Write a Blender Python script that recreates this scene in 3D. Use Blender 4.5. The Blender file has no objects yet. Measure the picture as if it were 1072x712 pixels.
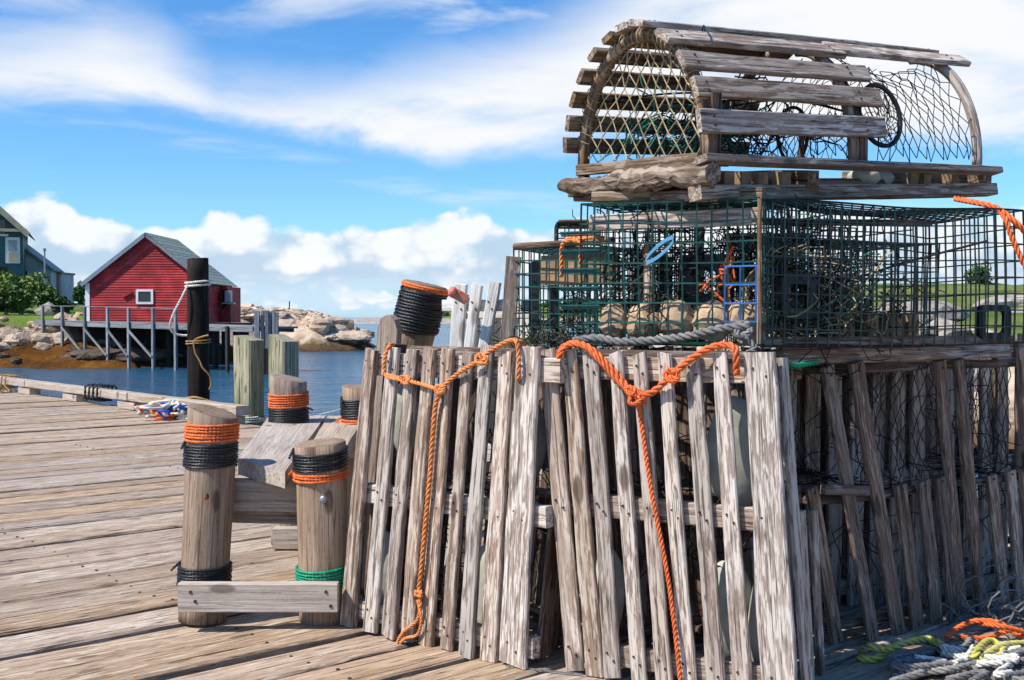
import bpy, bmesh, math, random
from mathutils import Vector, Matrix, noise
R = math.radians
sin, cos, pi = math.sin, math.cos, math.pi
V = Vector
scene = bpy.context.scene
C = scene.collection

# ---------------------------------------------------------------- camera
F, CX, CY, W0, H0 = 1200.0, 536.0, 356.0, 1072.0, 712.0
CAMH, SEA = 1.0, -1.3
PITCH = math.atan(24 / F)
cam = bpy.data.cameras.new('camera')
cam.sensor_width = 36
cam.lens = 36 * F / W0
cam.clip_start, cam.clip_end = 0.05, 9000
camo = bpy.data.objects.new('camera', cam)
C.objects.link(camo)
camo.location = (0, 0, CAMH)
camo.rotation_euler = (pi / 2 - PITCH, 0, 0)
scene.camera = camo
EYE = V((0, 0, CAMH))

def ray(px, py):
    x, y = (px - CX) / F, (CY - py) / F
    return V((x, cos(PITCH) + y * sin(PITCH), -sin(PITCH) + y * cos(PITCH)))
def at(px, py, Y):
    d = ray(px, py); return EYE + d * (Y / d.y)
def gz(px, py, z=0.0):
    d = ray(px, py); return EYE + d * ((z - CAMH) / d.z)
def hit(px, py, o, n):
    d = ray(px, py); return EYE + d * ((o - EYE).dot(n) / d.dot(n))

# ---------------------------------------------------------------- mesh collector
def n1(x, s):
    return noise.noise(V((x, s * 7.31 + 3.7, s * 1.93)))

class MB:
    def __init__(s):
        s.v, s.f, s.g, s.r, s.m = [], [], [], [], []
    def add(s, vs, fs, gs, rn, mat=0):
        b = len(s.v)
        s.v += [V(q) for q in vs]; s.g += [tuple(q) for q in gs]; s.r += [rn] * len(vs)
        s.f += [tuple(b + i for i in f) for f in fs]; s.m += [mat] * len(fs)
    def obj(s, name, mats, parent=None, smooth=False, origin=None, label=None, cat=None, group=None, kind=None):
        me = bpy.data.meshes.new(name)
        if origin is None:
            xs = [q.x for q in s.v]; ys = [q.y for q in s.v]; zs = [q.z for q in s.v]
            origin = V(((min(xs) + max(xs)) / 2, (min(ys) + max(ys)) / 2, min(zs)))
        origin = V(origin)
        me.from_pydata([tuple(q - origin) for q in s.v], [], s.f)
        a = me.attributes.new('gc', 'FLOAT_VECTOR', 'POINT')
        a.data.foreach_set('vector', [c for q in s.g for c in q])
        a = me.attributes.new('rn', 'FLOAT', 'POINT')
        a.data.foreach_set('value', s.r)
        if not isinstance(mats, (list, tuple)): mats = [mats]
        for m in mats: me.materials.append(m)
        me.polygons.foreach_set('material_index', s.m)
        if smooth: me.polygons.foreach_set('use_smooth', [True] * len(s.f))
        me.update()
        o = bpy.data.objects.new(name, me); C.objects.link(o)
        o.location = origin
        if parent:
            o.parent = parent; o.location = origin - wloc(parent)
        tag(o, label, cat, group, kind)
        return o

def wloc(o):
    p = V(o.location)
    while o.parent: o = o.parent; p += V(o.location)
    return p
def tag(o, label=None, cat=None, group=None, kind=None):
    for k, q in (('label', label), ('category', cat), ('group', group), ('kind', kind)):
        if q: o[k] = q
def root(name, loc, label, cat, group=None):
    o = bpy.data.objects.new(name, None); C.objects.link(o)
    o.empty_display_size = 0.1
    o.location = loc; tag(o, label, cat, group); return o

def frame(x, zhint):
    x = V(x).normalized(); y = V(zhint).cross(x)
    if y.length < 1e-6: y = V((0, 1, 0)).cross(x)
    y.normalize(); return x, y, x.cross(y)

rg = random.Random(11)
def plank(mb, p0, p1, w, t, nrm, wob=0.05, seg=None, seed=None, ch=0.003, mat=0, bend=0.0, tilt=0, taper=(1, 1), rag=0.0):
    """weathered board from p0 to p1; nrm = direction its broad face looks to"""
    p0, p1 = V(p0), V(p1); L = (p1 - p0).length
    x, y, z = frame(p1 - p0, nrm)
    seed = rg.random() * 400 if seed is None else seed
    seg = seg or max(2, min(60, int(L / 0.055)))
    if tilt: y, z = y * cos(tilt) + z * sin(tilt), z * cos(tilt) - y * sin(tilt)
    off = (seed * 3.1 % 37, seed * 1.7 % 23, seed * 2.3 % 19)
    vs, gs = [], []
    for i in range(seg + 1):
        a = i / seg; s = a * L; tp = taper[0] + (taper[1] - taper[0]) * a
        hp = w / 2 * tp * (1 + wob * 1.6 * n1(s * 5, seed) + wob * .5 * n1(s * 23, seed + 5))
        hm = w / 2 * tp * (1 + wob * 1.6 * n1(s * 5, seed + 9) + wob * .5 * n1(s * 23, seed + 14))
        ht = t / 2 * (1 + wob * n1(s * 7, seed + 21)); cz = bend * sin(pi * a) + wob * .25 * w * n1(s * 2.2, seed + 30)
        c = min(ch, ht * .8) * (1 + .6 * n1(s * 19, seed + 40))
        base = p0 + x * s + z * cz
        for (u, q) in ((hp, ht - c), (hp - c, ht), (-hm + c, ht), (-hm, ht - c), (-hm, -ht + c), (-hm + c, -ht), (hp - c, -ht), (hp, -ht + c)):
            e = 0
            if rag and i in (0, seg): e = rag * n1(u * 60, seed + i) * (1 if i else -1)
            vs.append(base + y * u + z * q + x * e); gs.append((s + off[0], u + off[1], q + off[2]))
    fs = []
    for i in range(seg):
        for k in range(8):
            a, b = i * 8 + k, i * 8 + (k + 1) % 8
            fs.append((a, a + 8, b + 8, b))
    fs.append(tuple(range(8))); fs.append(tuple(range(seg * 8 + 7, seg * 8 - 1, -1)))
    fs = [tuple(reversed(f)) for f in fs]
    mb.add(vs, fs, gs, rg.random(), mat)
    return x, y, z

def nail(mb, p, n, r=0.004, mat=1):
    x, y, z = frame(n, (0.3, 0.2, 1))
    vs = [p + x * .002 + (y * cos(k * pi / 3) + z * sin(k * pi / 3)) * r for k in range(6)] + [p - x * .003 + (y * cos(k * pi / 3) + z * sin(k * pi / 3)) * r * 1.3 for k in range(6)]
    mb.add(vs, [tuple(range(6))] + [(k, k + 6, (k + 1) % 6 + 6, (k + 1) % 6) for k in range(6)], [tuple(q) for q in vs], .5, mat)

def box(mb, c, ex, ey, ez, rn=None, mat=0):
    c, ex, ey, ez = V(c), V(ex), V(ey), V(ez)
    S = [(-1, -1, -1), (1, -1, -1), (1, 1, -1), (-1, 1, -1), (-1, -1, 1), (1, -1, 1), (1, 1, 1), (-1, 1, 1)]
    o = rg.random() * 50
    l = (ex.length, ey.length, ez.length)
    mx = l.index(max(l)); perm = [mx] + [k for k in range(3) if k != mx]
    gs = [tuple(s[k] * l[k] + o for k in perm) for s in S]
    fs = [(0, 3, 2, 1), (4, 5, 6, 7), (0, 1, 5, 4), (1, 2, 6, 5), (2, 3, 7, 6), (3, 0, 4, 7)]
    if ex.cross(ey).dot(ez) < 0: fs = [f[::-1] for f in fs]
    mb.add([c + ex * s[0] + ey * s[1] + ez * s[2] for s in S], fs, gs, rg.random() if rn is None else rn, mat)
def bx(mb, x0, x1, y0, y1, z0, z1, mat=0):
    box(mb, ((x0 + x1) / 2, (y0 + y1) / 2, (z0 + z1) / 2), ((x1 - x0) / 2, 0, 0), (0, (y1 - y0) / 2, 0), (0, 0, (z1 - z0) / 2), None, mat)
def bar(mb, p0, p1, w, t, nrm=(0, 0, 1), mat=0):
    p0, p1 = V(p0), V(p1); x, y, z = frame(p1 - p0, nrm)
    box(mb, (p0 + p1) / 2, (p1 - p0) / 2, y * w / 2, z * t / 2, None, mat)

def smooth_path(pts, step):
    pts = [V(p) for p in pts]; out = []
    P = [pts[0] * 2 - pts[1]] + pts + [pts[-1] * 2 - pts[-2]]
    for i in range(1, len(P) - 2):
        a, b, c, d = P[i - 1:i + 3]; n = max(1, int((c - b).length / step))
        for k in range(n):
            t = k / n
            out.append(.5 * ((2 * b) + (c - a) * t + (2 * a - 5 * b + 4 * c - d) * t * t + (3 * b - a - 3 * c + d) * t ** 3))
    out.append(pts[-1]); return out

def frames(path, closed=False):
    n = len(path); T = []
    for i in range(n):
        a = path[(i - 1) % n] if closed else path[max(0, i - 1)]
        b = path[(i + 1) % n] if closed else path[min(n - 1, i + 1)]
        t = b - a; T.append(t.normalized() if t.length > 1e-9 else V((1, 0, 0)))
    u = T[0].orthogonal().normalized(); U = []
    for i in range(n):
        u = u - T[i] * u.dot(T[i])
        u = u.normalized() if u.length > 1e-6 else T[i].orthogonal().normalized()
        U.append(u)
    return T, U

def tube(mb, path, r, sides=6, closed=False, mat=0, rn=None, caps=True):
    T, U = frames(path, closed); n = len(path); o = rg.random() * 60; s = 0; vs, gs = [], []
    for i in range(n):
        if i: s += (path[i] - path[i - 1]).length
        w = T[i].cross(U[i]); rr = r(i / max(1, n - 1)) if callable(r) else r
        for k in range(sides):
            a = 2 * pi * k / sides
            vs.append(path[i] + (U[i] * cos(a) + w * sin(a)) * rr); gs.append((s + o, rr * cos(a) + o * .7, rr * sin(a) + o * .3))
    fs = []
    for i in range(n if closed else n - 1):
        j = (i + 1) % n
        for k in range(sides):
            l = (k + 1) % sides
            fs.append((i * sides + k, i * sides + l, j * sides + l, j * sides + k))
    if caps and not closed:
        fs.append(tuple(range(sides - 1, -1, -1))); fs.append(tuple((n - 1) * sides + k for k in range(sides)))
    mb.add(vs, fs, gs, rg.random() if rn is None else rn, mat)

def strut(mb, p0, p1, r, mat=0, sides=4):
    tube(mb, [V(p0), V(p1)], r, sides, mat=mat, rn=rg.random())

def rope(mb, pts, r, pitch=None, step=None, mat=0, raw=False, strands=3, sides=5, phase=0):
    """three strand laid rope along pts"""
    pitch = pitch or r * 7; step = step or pitch / 9
    path = pts if raw else smooth_path(pts, step)
    T, U = frames(path); s = [0]
    for i in range(1, len(path)): s.append(s[-1] + (path[i] - path[i - 1]).length)
    rn = rg.random()
    for k in range(strands):
        sp = []
        for i in range(len(path)):
            a = 2 * pi * (s[i] / pitch + k / strands) + phase
            sp.append(path[i] + (U[i] * cos(a) + T[i].cross(U[i]) * sin(a)) * r * .58)
        tube(mb, sp, r * .50, sides, mat=mat, rn=rn)

def knot(mb, c, r, R_, n=3, seed=0, squash=(1, 1, 1), loose=0):
    g = random.Random(seed)
    pts = []
    for i in range(n * 6):
        a = i / 6 * 2 * pi * 1.13; b = g.uniform(-.9, .9)
        pts.append(V(c) + V((cos(a) * R_ * squash[0], sin(a * .9 + b) * R_ * squash[1], sin(a + b) * R_ * squash[2])))
    rope(mb, pts, r, strands=3, sides=4)
    for i in range(loose):
        d = V((g.gauss(0, 1), g.gauss(0, .5), g.gauss(0, 1))).normalized()
        d2 = V((g.gauss(0, 1), g.gauss(0, .5), g.gauss(-.4, 1))).normalized()
        tube(mb, [V(c), V(c) + d * R_ * 1.1, V(c) + d * R_ * 1.5 + d2 * R_ * .7], r * .13, 3)

def net(mb, fn, nu, nv, r, jit=0.0, sides=3, seed=0, drop=0.0):
    """diamond mesh netting over the surface fn(u, v)"""
    g = random.Random(seed); K = {}
    for j in range(nv + 1):
        for i in range(nu + 1):
            u = (i + .5 * (j % 2)) / (nu + .5); v = j / nv
            p = V(fn(u, v))
            if jit: p += V((g.gauss(0, jit), g.gauss(0, jit), g.gauss(0, jit)))
            K[i, j] = p
    for j in range(nv):
        for i in range(nu + 1):
            o = j % 2
            for ii in (i - 1 + o, i + o):
                if (ii, j + 1) in K and g.random() >= drop:
                    strut(mb, K[i, j], K[ii, j + 1], r, sides=sides)

def tangle(mb, c, ax, n, r, seed=0, sides=3, steps=7, L=.12, ok=None):
    g = random.Random(seed)
    starts = []
    for i in range(n):
        p = V(c) + V([g.gauss(0, .45) * a for a in ax])
        if ok and not ok(p): continue
        if starts: tube(mb, [p, min(starts, key=lambda q: (q - p).length)], r * .8, sides, caps=False)
        starts.append(p); d = V((g.gauss(0, 1), g.gauss(0, 1), g.gauss(0, 1))).normalized(); path = [p]
        for k in range(steps):
            d = (d + V((g.gauss(0, .5), g.gauss(0, .5), g.gauss(0, .5)))).normalized(); p = p + d * L / steps * 1.5
            if ok and not ok(p): break
            path.append(p)
        if len(path) < 3 or (ok and not ok(path[0])): continue
        tube(mb, path, r, sides, caps=False)

def log(mb, p0, p1, r0, r1, sides=20, seed=1, rough=.03, toptilt=(0, 0), seg=14, flat=0.0):
    p0, p1 = V(p0), V(p1); L = (p1 - p0).length; x = (p1 - p0).normalized()
    y = V((1, 0, 0)); y = (y - x * y.dot(x)).normalized(); z = x.cross(y)
    vs, gs = [], []
    for i in range(seg + 1):
        a = i / seg
        for k in range(sides):
            t = 2 * pi * k / sides
            rr = (r0 + (r1 - r0) * a) * (1 + rough * noise.noise(V((cos(t) * 2.2 + seed, sin(t) * 2.2, a * L * 2.5))) + rough * .6 * noise.noise(V((cos(t) * 7 + seed, sin(t) * 7, a * L * 1.2))))
            e = a * (toptilt[0] * cos(t) + toptilt[1] * sin(t)) * rr
            vs.append(p0 + x * (a * L + e) + (y * cos(t) + z * sin(t)) * rr)
            gs.append((a * L + seed * 3.3, (t if t < pi else 2 * pi - t) * r0 + seed, seed * 1.7 + (0 if t < pi else .03)))
    # domed, worn top
    b = seg * sides
    for q, (sc, up) in enumerate(((.95, .003), (.6, .005), (.2, .003))):
        for k in range(sides):
            c = p0 + x * L; v = vs[b + k] - c; ax_ = x * v.dot(x); rad = v - ax_
            vs.append(c + ax_ * (.97 if q == 0 else sc) + rad * sc + x * up * (r1 / .08) * (1 + .8 * noise.noise(V((k * .9, q * 2.1, seed)))))
            gs.append((seed * 3.3 + sc * .12, cos(2 * pi * k / sides) * sc * r1 * 3 + seed, sin(2 * pi * k / sides) * sc * r1 * 3))
    fs = []
    for i in range(seg + 3):
        for k in range(sides):
            l = (k + 1) % sides
            fs.append((i * sides + k, i * sides + l, (i + 1) * sides + l, (i + 1) * sides + k))
    fs.append(tuple((seg + 3) * sides + k for k in range(sides))); fs.append(tuple(range(sides - 1, -1, -1)))
    mb.add(vs, fs, gs, rg.random())

def wrap(mb, p0, p1, rfun, s0, s1, turns, rr, mat=0, seed=0, tail=0, tilt=.005):
    """rope wound round the axis p0->p1 between distances s0 and s1"""
    p0, p1 = V(p0), V(p1); x = (p1 - p0).normalized(); y = V((1, 0, 0)); y = (y - x * y.dot(x)).normalized(); z = x.cross(y)
    n = int(turns * 44); pts = []
    for i in range(n + 1):
        a = i / n; t = 2 * pi * turns * a + seed
        s = s0 + (s1 - s0) * a + .004 * n1(t * .7, seed + 2) + tilt * cos(t - 1.2)
        rad = rfun(s) + rr * (.9 + .3 * n1(t * .9, seed + 5))
        pts.append(p0 + x * s + (y * cos(t) + z * sin(t)) * rad)
    if tail:
        d = (pts[-1] - pts[-4]).normalized(); pts += [pts[-1] + d * tail * k / 3 + x * (-.006 * k) for k in (1, 2, 3)]
    rope(mb, pts, rr, pitch=rr * 5.2, raw=True, sides=4, mat=mat)

def blob(mb, c, ax, seed, sub=3, rough=.25, fr=1.4, rot=0, flat=0, mat=0, fine=.25):
    bm = bmesh.new(); bmesh.ops.create_icosphere(bm, subdivisions=sub, radius=1)
    vs, gs = [], []
    cr, sr = cos(rot), sin(rot)
    for v in bm.verts:
        q = v.co; k = 1 + rough * noise.noise(q * fr + V((seed * 5.1, seed, 0))) + rough * fine * noise.noise(q * fr * 3.1 + V((seed, 0, seed * 3)))
        # facets, as on broken stone
        cell = noise.cell_vector(q * 1.15 + V((seed, seed * 2, 1))); k *= 1 + flat * (cell.x - .5)
        p = V((q.x * ax[0], q.y * ax[1], q.z * ax[2])) * k
        vs.append(V(c) + V((p.x * cr - p.y * sr, p.x * sr + p.y * cr, p.z))); gs.append(tuple(p + V((seed, seed * .7, 0))))
    idx = {v: i for i, v in enumerate(bm.verts)}
    fs = [tuple(idx[v] for v in f.verts) for f in bm.faces]; bm.free()
    mb.add(vs, fs, gs, rg.random(), mat)

def leaves(mb, c, ax, n, size, seed, clumps=14):
    g = random.Random(seed); cl = []
    for i in range(clumps):
        d = V((g.gauss(0, 1), g.gauss(0, 1), g.gauss(0, 1))).normalized() * g.uniform(.3, .85)
        cl.append((d, g.uniform(.25, .5)))
    for i in range(n):
        d, s = g.choice(cl); q = d + V((g.gauss(0, 1), g.gauss(0, 1), g.gauss(0, 1))).normalized() * s * g.random() ** .4
        p = V(c) + V((q.x * ax[0], q.y * ax[1], q.z * ax[2]))
        a = V((g.gauss(0, 1), g.gauss(0, 1), g.gauss(0, 1))).normalized(); b = a.orthogonal().normalized(); z = size * g.uniform(.6, 1.4)
        mb.add([p - a * z, p + b * z * .5, p + a * z, p - b * z * .5], [(0, 1, 2, 3)], [tuple(p)] * 4, g.random())

# ---------------------------------------------------------------- materials
class NT:
    def __init__(s, tree): s.t = tree; s.n = tree.nodes; s.l = tree.links
    def node(s, typ, **kw):
        o = s.n.new(typ)
        for k, v in kw.items(): setattr(o, k, v)
        return o
    def put(s, sock, v):
        if isinstance(v, bpy.types.NodeSocket): s.l.new(v, sock)
        elif v is not None: sock.default_value = v
    def math(s, op, a, b=None, c=None, clamp=False):
        o = s.node('ShaderNodeMath', operation=op, use_clamp=clamp)
        s.put(o.inputs[0], a)
        if b is not None: s.put(o.inputs[1], b)
        if c is not None: s.put(o.inputs[2], c)
        return o.outputs[0]
    def vmul(s, a, b, op='MULTIPLY'):
        o = s.node('ShaderNodeVectorMath', operation=op); s.put(o.inputs[0], a); s.put(o.inputs[1], b); return o.outputs[0]
    def noise(s, vec, scale=1, detail=4, rough=.55, dist=0, out=0):
        o = s.node('ShaderNodeTexNoise'); s.put(o.inputs['Vector'], vec)
        o.inputs['Scale'].default_value = scale; o.inputs['Detail'].default_value = detail
        o.inputs['Roughness'].default_value = rough; o.inputs['Distortion'].default_value = dist
        return o.outputs[out]
    def mr(s, v, a, b, c=0., d=1., smooth=True):
        o = s.node('ShaderNodeMapRange'); o.interpolation_type = 'SMOOTHSTEP' if smooth else 'LINEAR'
        for i, q in enumerate((v, a, b, c, d)): s.put(o.inputs[i], q)
        return o.outputs[0]
    def mix(s, f, a, b, mode='MIX'):
        o = s.node('ShaderNodeMix', data_type='RGBA', blend_type=mode)
        s.put(o.inputs[0], f)
        for i, q in ((6, a), (7, b)):
            if isinstance(q, tuple) and len(q) == 3: q = q + (1,)
            s.put(o.inputs[i], q)
        return o.outputs[2]
    def ramp(s, v, stops, interp='LINEAR'):
        o = s.node('ShaderNodeValToRGB'); cr = o.color_ramp; cr.interpolation = interp
        while len(cr.elements) < len(stops): cr.elements.new(.5)
        for e, (p, c) in zip(cr.elements, stops):
            e.position = p; e.color = (c, c, c, 1) if isinstance(c, (int, float)) else tuple(c) + (1,)
        s.put(o.inputs[0], v); return o.outputs[0]
    def attr(s, name, out='Vector'):
        o = s.node('ShaderNodeAttribute', attribute_name=name); return o.outputs[out]

def mat(name):
    m = bpy.data.materials.new(name); m.use_nodes = True
    t = NT(m.node_tree); b = t.n['Principled BSDF']; return m, t, b
def bump(t, b, h, strength=.5, dist=.01):
    o = t.node('ShaderNodeBump'); o.inputs['Strength'].default_value = strength; o.inputs['Distance'].default_value = dist
    t.put(o.inputs['Height'], h); t.l.new(o.outputs[0], b.inputs['Normal'])

def wood(name, dark, mid, light, flake=None, flake_amt=.5, gs=1.0, var=.35, crack=.75, rough=.85, bs=.6, stain=None, stain_amt=.4, sat=(.85, 1.25), fs=(9, 62), fsoft=.07, gx=1.0):
    m, t, b = mat(name)
    gc, rn = t.attr('gc'), t.attr('rn', 'Fac')
    grain = t.noise(t.vmul(gc, (4.0 * gs / gx, 95 * gs * gx, 95 * gs * gx)), 1, 4, .68)
    broad = t.noise(t.vmul(gc, (2.0 * gs, 15 * gs, 15 * gs)), 1, 3, .5)
    fine = t.noise(t.vmul(gc, (26 * gs, 300 * gs, 300 * gs)), 1, 2, .7)
    speck = t.noise(t.vmul(gc, (75 * gs, 150 * gs, 150 * gs)), 1, 1, .6)
    g2 = t.math('ADD', t.math('MULTIPLY', grain, .46), t.math('MULTIPLY', broad, .28))
    g2 = t.math('ADD', g2, t.math('ADD', t.math('MULTIPLY', fine, .15), t.math('MULTIPLY', speck, .11)))
    col = t.ramp(g2, [(.37, dark), (.49, mid), (.61, light)])
    if stain:
        st = t.mr(t.noise(t.vmul(gc, (2.3, 9, 9)), 1, 4, .6), .5, .66)
        col = t.mix(t.math('MULTIPLY', st, stain_amt), col, stain)
    if flake:
        fl = t.noise(t.vmul(gc, (fs[0] * gs, fs[1] * gs, fs[1] * gs)), 1, 3, .62, .3)
        fl = t.math('ADD', fl, t.mr(t.math('FRACT', t.math('MULTIPLY', rn, 13.7)), 0, 1, -.05, .05, False))
        fl = t.math('ADD', fl, t.math('MULTIPLY', t.math('SUBTRACT', grain, .5), .34))
        fm = t.mr(fl, .615 - .2 * flake_amt - fsoft / 2, .615 - .2 * flake_amt + fsoft / 2)
        fm = t.math('MULTIPLY', fm, t.mr(t.noise(t.vmul(gc, (2.1, 8, 8)), 1, 2), .28, .50, .25, 1))
        col = t.mix(t.math('MULTIPLY', fm, .85), col, flake)
    cr = t.noise(t.vmul(gc, (2.6 * gs, 130 * gs, 130 * gs)), 1, 3, .5)
    cm = t.mr(cr, .345, .38, 1, 0)
    sp2 = t.noise(t.vmul(gc, (1.3 * gs, 34 * gs, 34 * gs)), 1, 3, .6, .25)
    sm = t.math('MULTIPLY', t.mr(t.math('ABSOLUTE', t.math('SUBTRACT', sp2, .5)), .004, .016, 1, 0), t.mr(broad, .40, .52))
    cm = t.math('MAXIMUM', cm, sm)
    col = t.mix(t.math('MULTIPLY', cm, crack), col, tuple(c * .16 for c in dark))
    # knots
    vo = t.node('ShaderNodeTexVoronoi'); t.put(vo.inputs['Vector'], t.vmul(gc, (3.2, 9, 3))); vo.inputs['Scale'].default_value = 1
    km = t.mr(vo.outputs['Distance'], .10, .17, 1, 0)
    col = t.mix(t.math('MULTIPLY', km, .75), col, tuple(c * .45 for c in dark))
    v = t.mr(rn, 0, 1, 1 - var, 1 + var, False)
    col = t.mix(1, col, _grey(t, v), 'MULTIPLY')
    hs_ = t.node('ShaderNodeHueSaturation'); t.put(hs_.inputs['Color'], col); t.put(hs_.inputs['Saturation'], t.mr(t.math('FRACT', t.math('MULTIPLY', rn, 7.3)), 0, 1, sat[0], sat[1], False)); col = hs_.outputs[0]
    t.l.new(col, b.inputs['Base Color']); b.inputs['Roughness'].default_value = rough
    b.inputs['Specular IOR Level'].default_value = .25
    h = t.math('SUBTRACT', grain, t.math('MULTIPLY', t.mr(cr, .345, .38, 1, 0), 1.0))
    bump(t, b, h, bs, .004); return m
def _grey(t, v):
    o = t.node('ShaderNodeCombineXYZ')
    for i in range(3): t.put(o.inputs[i], v)
    return o.outputs[0]

def plain(name, col, rough=.6, var=.25, ns=20, spec=.4, metal=0, bs=0, col2=None, amt=.5):
    m, t, b = mat(name); gc = t.attr('gc'); rn = t.attr('rn', 'Fac')
    n = t.noise(gc, ns, 5, .6)
    c = t.mix(t.mr(n, .35, .65), tuple(q * (1 - var) for q in col), tuple(min(1, q * (1 + var)) for q in col))
    if col2: c = t.mix(t.math('MULTIPLY', t.mr(t.noise(gc, ns * .37, 4, .65), .5, .6), amt), c, col2)
    c = t.mix(1, c, _grey(t, t.mr(rn, 0, 1, 1 - var * .6, 1 + var * .6, False)), 'MULTIPLY')
    t.l.new(c, b.inputs['Base Color']); b.inputs['Roughness'].default_value = rough
    b.inputs['Specular IOR Level'].default_value = spec; b.inputs['Metallic'].default_value = metal
    if bs: bump(t, b, n, bs, .01)
    return m

M = {}
M['dock'] = wood('dock_wood', (.23, .145, .088), (.385, .265, .172), (.47, .345, .24), flake=(.54, .43, .31), flake_amt=.12, gs=1.0, var=.15, stain=(.24, .15, .085), stain_amt=.5, bs=.8, crack=.9, sat=(.7, 1.05), gx=.45)
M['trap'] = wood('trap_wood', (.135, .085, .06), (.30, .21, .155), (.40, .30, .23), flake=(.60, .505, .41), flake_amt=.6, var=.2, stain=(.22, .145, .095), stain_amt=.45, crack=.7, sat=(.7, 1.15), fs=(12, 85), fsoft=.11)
M['trapmid'] = wood('shaded_trap_wood', (.09, .058, .042), (.215, .15, .11), (.32, .235, .18), flake=(.46, .37, .30), flake_amt=.45, var=.3, fs=(12, 85), fsoft=.1)  # darker copy of the trap wood; the right stack's shade is in its colour
M['trapgrey'] = wood('silvered_trap_wood', (.13, .09, .068), (.31, .23, .18), (.45, .36, .295), flake=(.58, .50, .42), flake_amt=.3, var=.25, stain=(.2, .12, .08), stain_amt=.35)
M['trapdark'] = wood('shade_darkened_trap_wood', (.06, .038, .028), (.13, .086, .064), (.20, .14, .11), flake=(.30, .235, .19), flake_amt=.35, var=.3)  # darkest copy of the trap wood; interior shade is put into its colour
M['bleach'] = wood('bleached_trap_wood', (.40, .36, .32), (.68, .64, .59), (.8, .77, .73), var=.1, crack=.4)
M['post'] = wood('log_post_wood', (.16, .108, .075), (.31, .23, .17), (.42, .33, .255), gs=1.1, var=.1, stain=(.22, .145, .095), stain_amt=.5, bs=.8, crack=.4)
M['board'] = wood('grey_board_wood', (.25, .195, .15), (.41, .335, .27), (.53, .45, .375), gs=.9, var=.12, stain=(.31, .225, .155), stain_amt=.45, crack=.35)
M['rotten'] = wood('rotten_beam_wood', (.07, .042, .026), (.17, .108, .066), (.32, .22, .145), gs=.7, flake=(.40, .31, .23), flake_amt=.25, var=.15, bs=1)
M['green'] = wood('algae_pile_wood', (.15, .145, .09), (.30, .28, .19), (.46, .42, .30), gs=.35, var=.12, stain=(.15, .16, .09), stain_amt=.5)
M['tar'] = wood('tarred_pile_wood', (.004, .003, .003), (.012, .009, .008), (.035, .026, .022), gs=.4, var=.1, stain=(.075, .042, .03), stain_amt=.5, rough=.9)
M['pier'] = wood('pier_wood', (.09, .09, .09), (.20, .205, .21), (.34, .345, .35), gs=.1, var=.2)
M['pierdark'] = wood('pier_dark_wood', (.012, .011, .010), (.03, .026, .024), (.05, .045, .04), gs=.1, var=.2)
M['nail'] = plain('rusty_nail', (.06, .03, .018), .8, .3)
M['orange'] = plain('orange_rope', (.76, .16, .035), .65, .2, 60, .3, col2=(.50, .12, .04), amt=.45)
M['paleorange'] = plain('faded_orange_rope', (.72, .245, .072), .75, .2, 60, .2, col2=(.55, .27, .12), amt=.6)
M['redorange'] = plain('red_orange_rope', (.70, .145, .035), .65, .2, 60, .3, col2=(.45, .10, .05), amt=.5)
M['blackrope'] = plain('black_rope', (.011, .011, .013), .42, .3, 60, .6)
M['greenrope'] = plain('green_rope', (.008, .30, .15), .5, .2, 60, .4)
M['greyrope'] = plain('grey_rope', (.20, .19, .18), .85, .3, 60, .2)
M['whiterope'] = plain('white_rope', (.70, .68, .60), .75, .18, 60, .2, col2=(.45, .40, .30), amt=.5)
M['yellowrope'] = plain('yellow_rope', (.50, .46, .10), .6, .25, 40, .3, col2=(.55, .46, .28), amt=.85)
M['manila'] = plain('yellow_brown_rope', (.42, .25, .085), .8, .25, 40, .2)
M['bluerope'] = plain('blue_rope', (.02, .09, .45), .5, .2, 40, .4)
M['twine'] = plain('tan_twine', (.40, .32, .19), .8, .35, 30, .2)
M['blacktwine'] = plain('black_twine', (.014, .015, .014), .7, .3, 30, .3)
M['greentwine'] = plain('green_twine', (.02, .16, .11), .7, .4, 20, .3)
M['darktwine'] = plain('olive_twine', (.05, .055, .035), .8, .5, 20, .2)
M['wire'] = plain('green_coated_wire', (.003, .06, .044), .38, .35, 14, .5, col2=(.015, .03, .025), amt=.45)
M['wiredark'] = plain('shade_darkened_wire', (.005, .022, .019), .4, .4, 14, .5, col2=(.06, .03, .018), amt=.5)  # darker copy of the green wire, with the cages' shade in its colour
M['bluewire'] = plain('blue_coated_wire', (.03, .12, .36), .4, .2, 14, .5)
M['blackplastic'] = plain('black_plastic', (.01, .01, .011), .4, .2, 10, .5)
M['bluestrap'] = plain('blue_rubber_strap', (.10, .29, .47), .5, .1, 10, .4)
M['stone'] = plain('ballast_stone', (.42, .43, .36), .85, .16, 14, .25, bs=.3, col2=(.42, .40, .33), amt=.5)
M['brick'] = plain('ballast_brick', (.27, .18, .105), .9, .25, 18, .2, bs=.4)
M['burlap'] = plain('tan_board', (.36, .235, .135), .9, .25, 14, .2, bs=.6, col2=(.33, .2, .11), amt=.6)
M['tanstone'] = plain('tan_ballast_stone', (.46, .32, .20), .9, .22, 22, .2, bs=.6, col2=(.30, .20, .13), amt=.5)
M['plastictag'] = plain('red_plastic_tag', (.62, .12, .08), .4, .3, 40, .4, col2=(.75, .35, .22), amt=.6)
M['rust'] = plain('rusty_steel', (.20, .085, .04), .85, .4, 30, .2)
M['red'] = plain('red_painted_wood', (.42, .034, .032), .65, .28, 1.2, .25, col2=(.30, .032, .032), amt=.5)
M['white'] = plain('white_painted_wood', (.74, .73, .69), .6, .06, 2, .3)
M['trimgrey'] = plain('grey_painted_trim', (.22, .27, .30), .6, .1, 2, .3)
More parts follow.
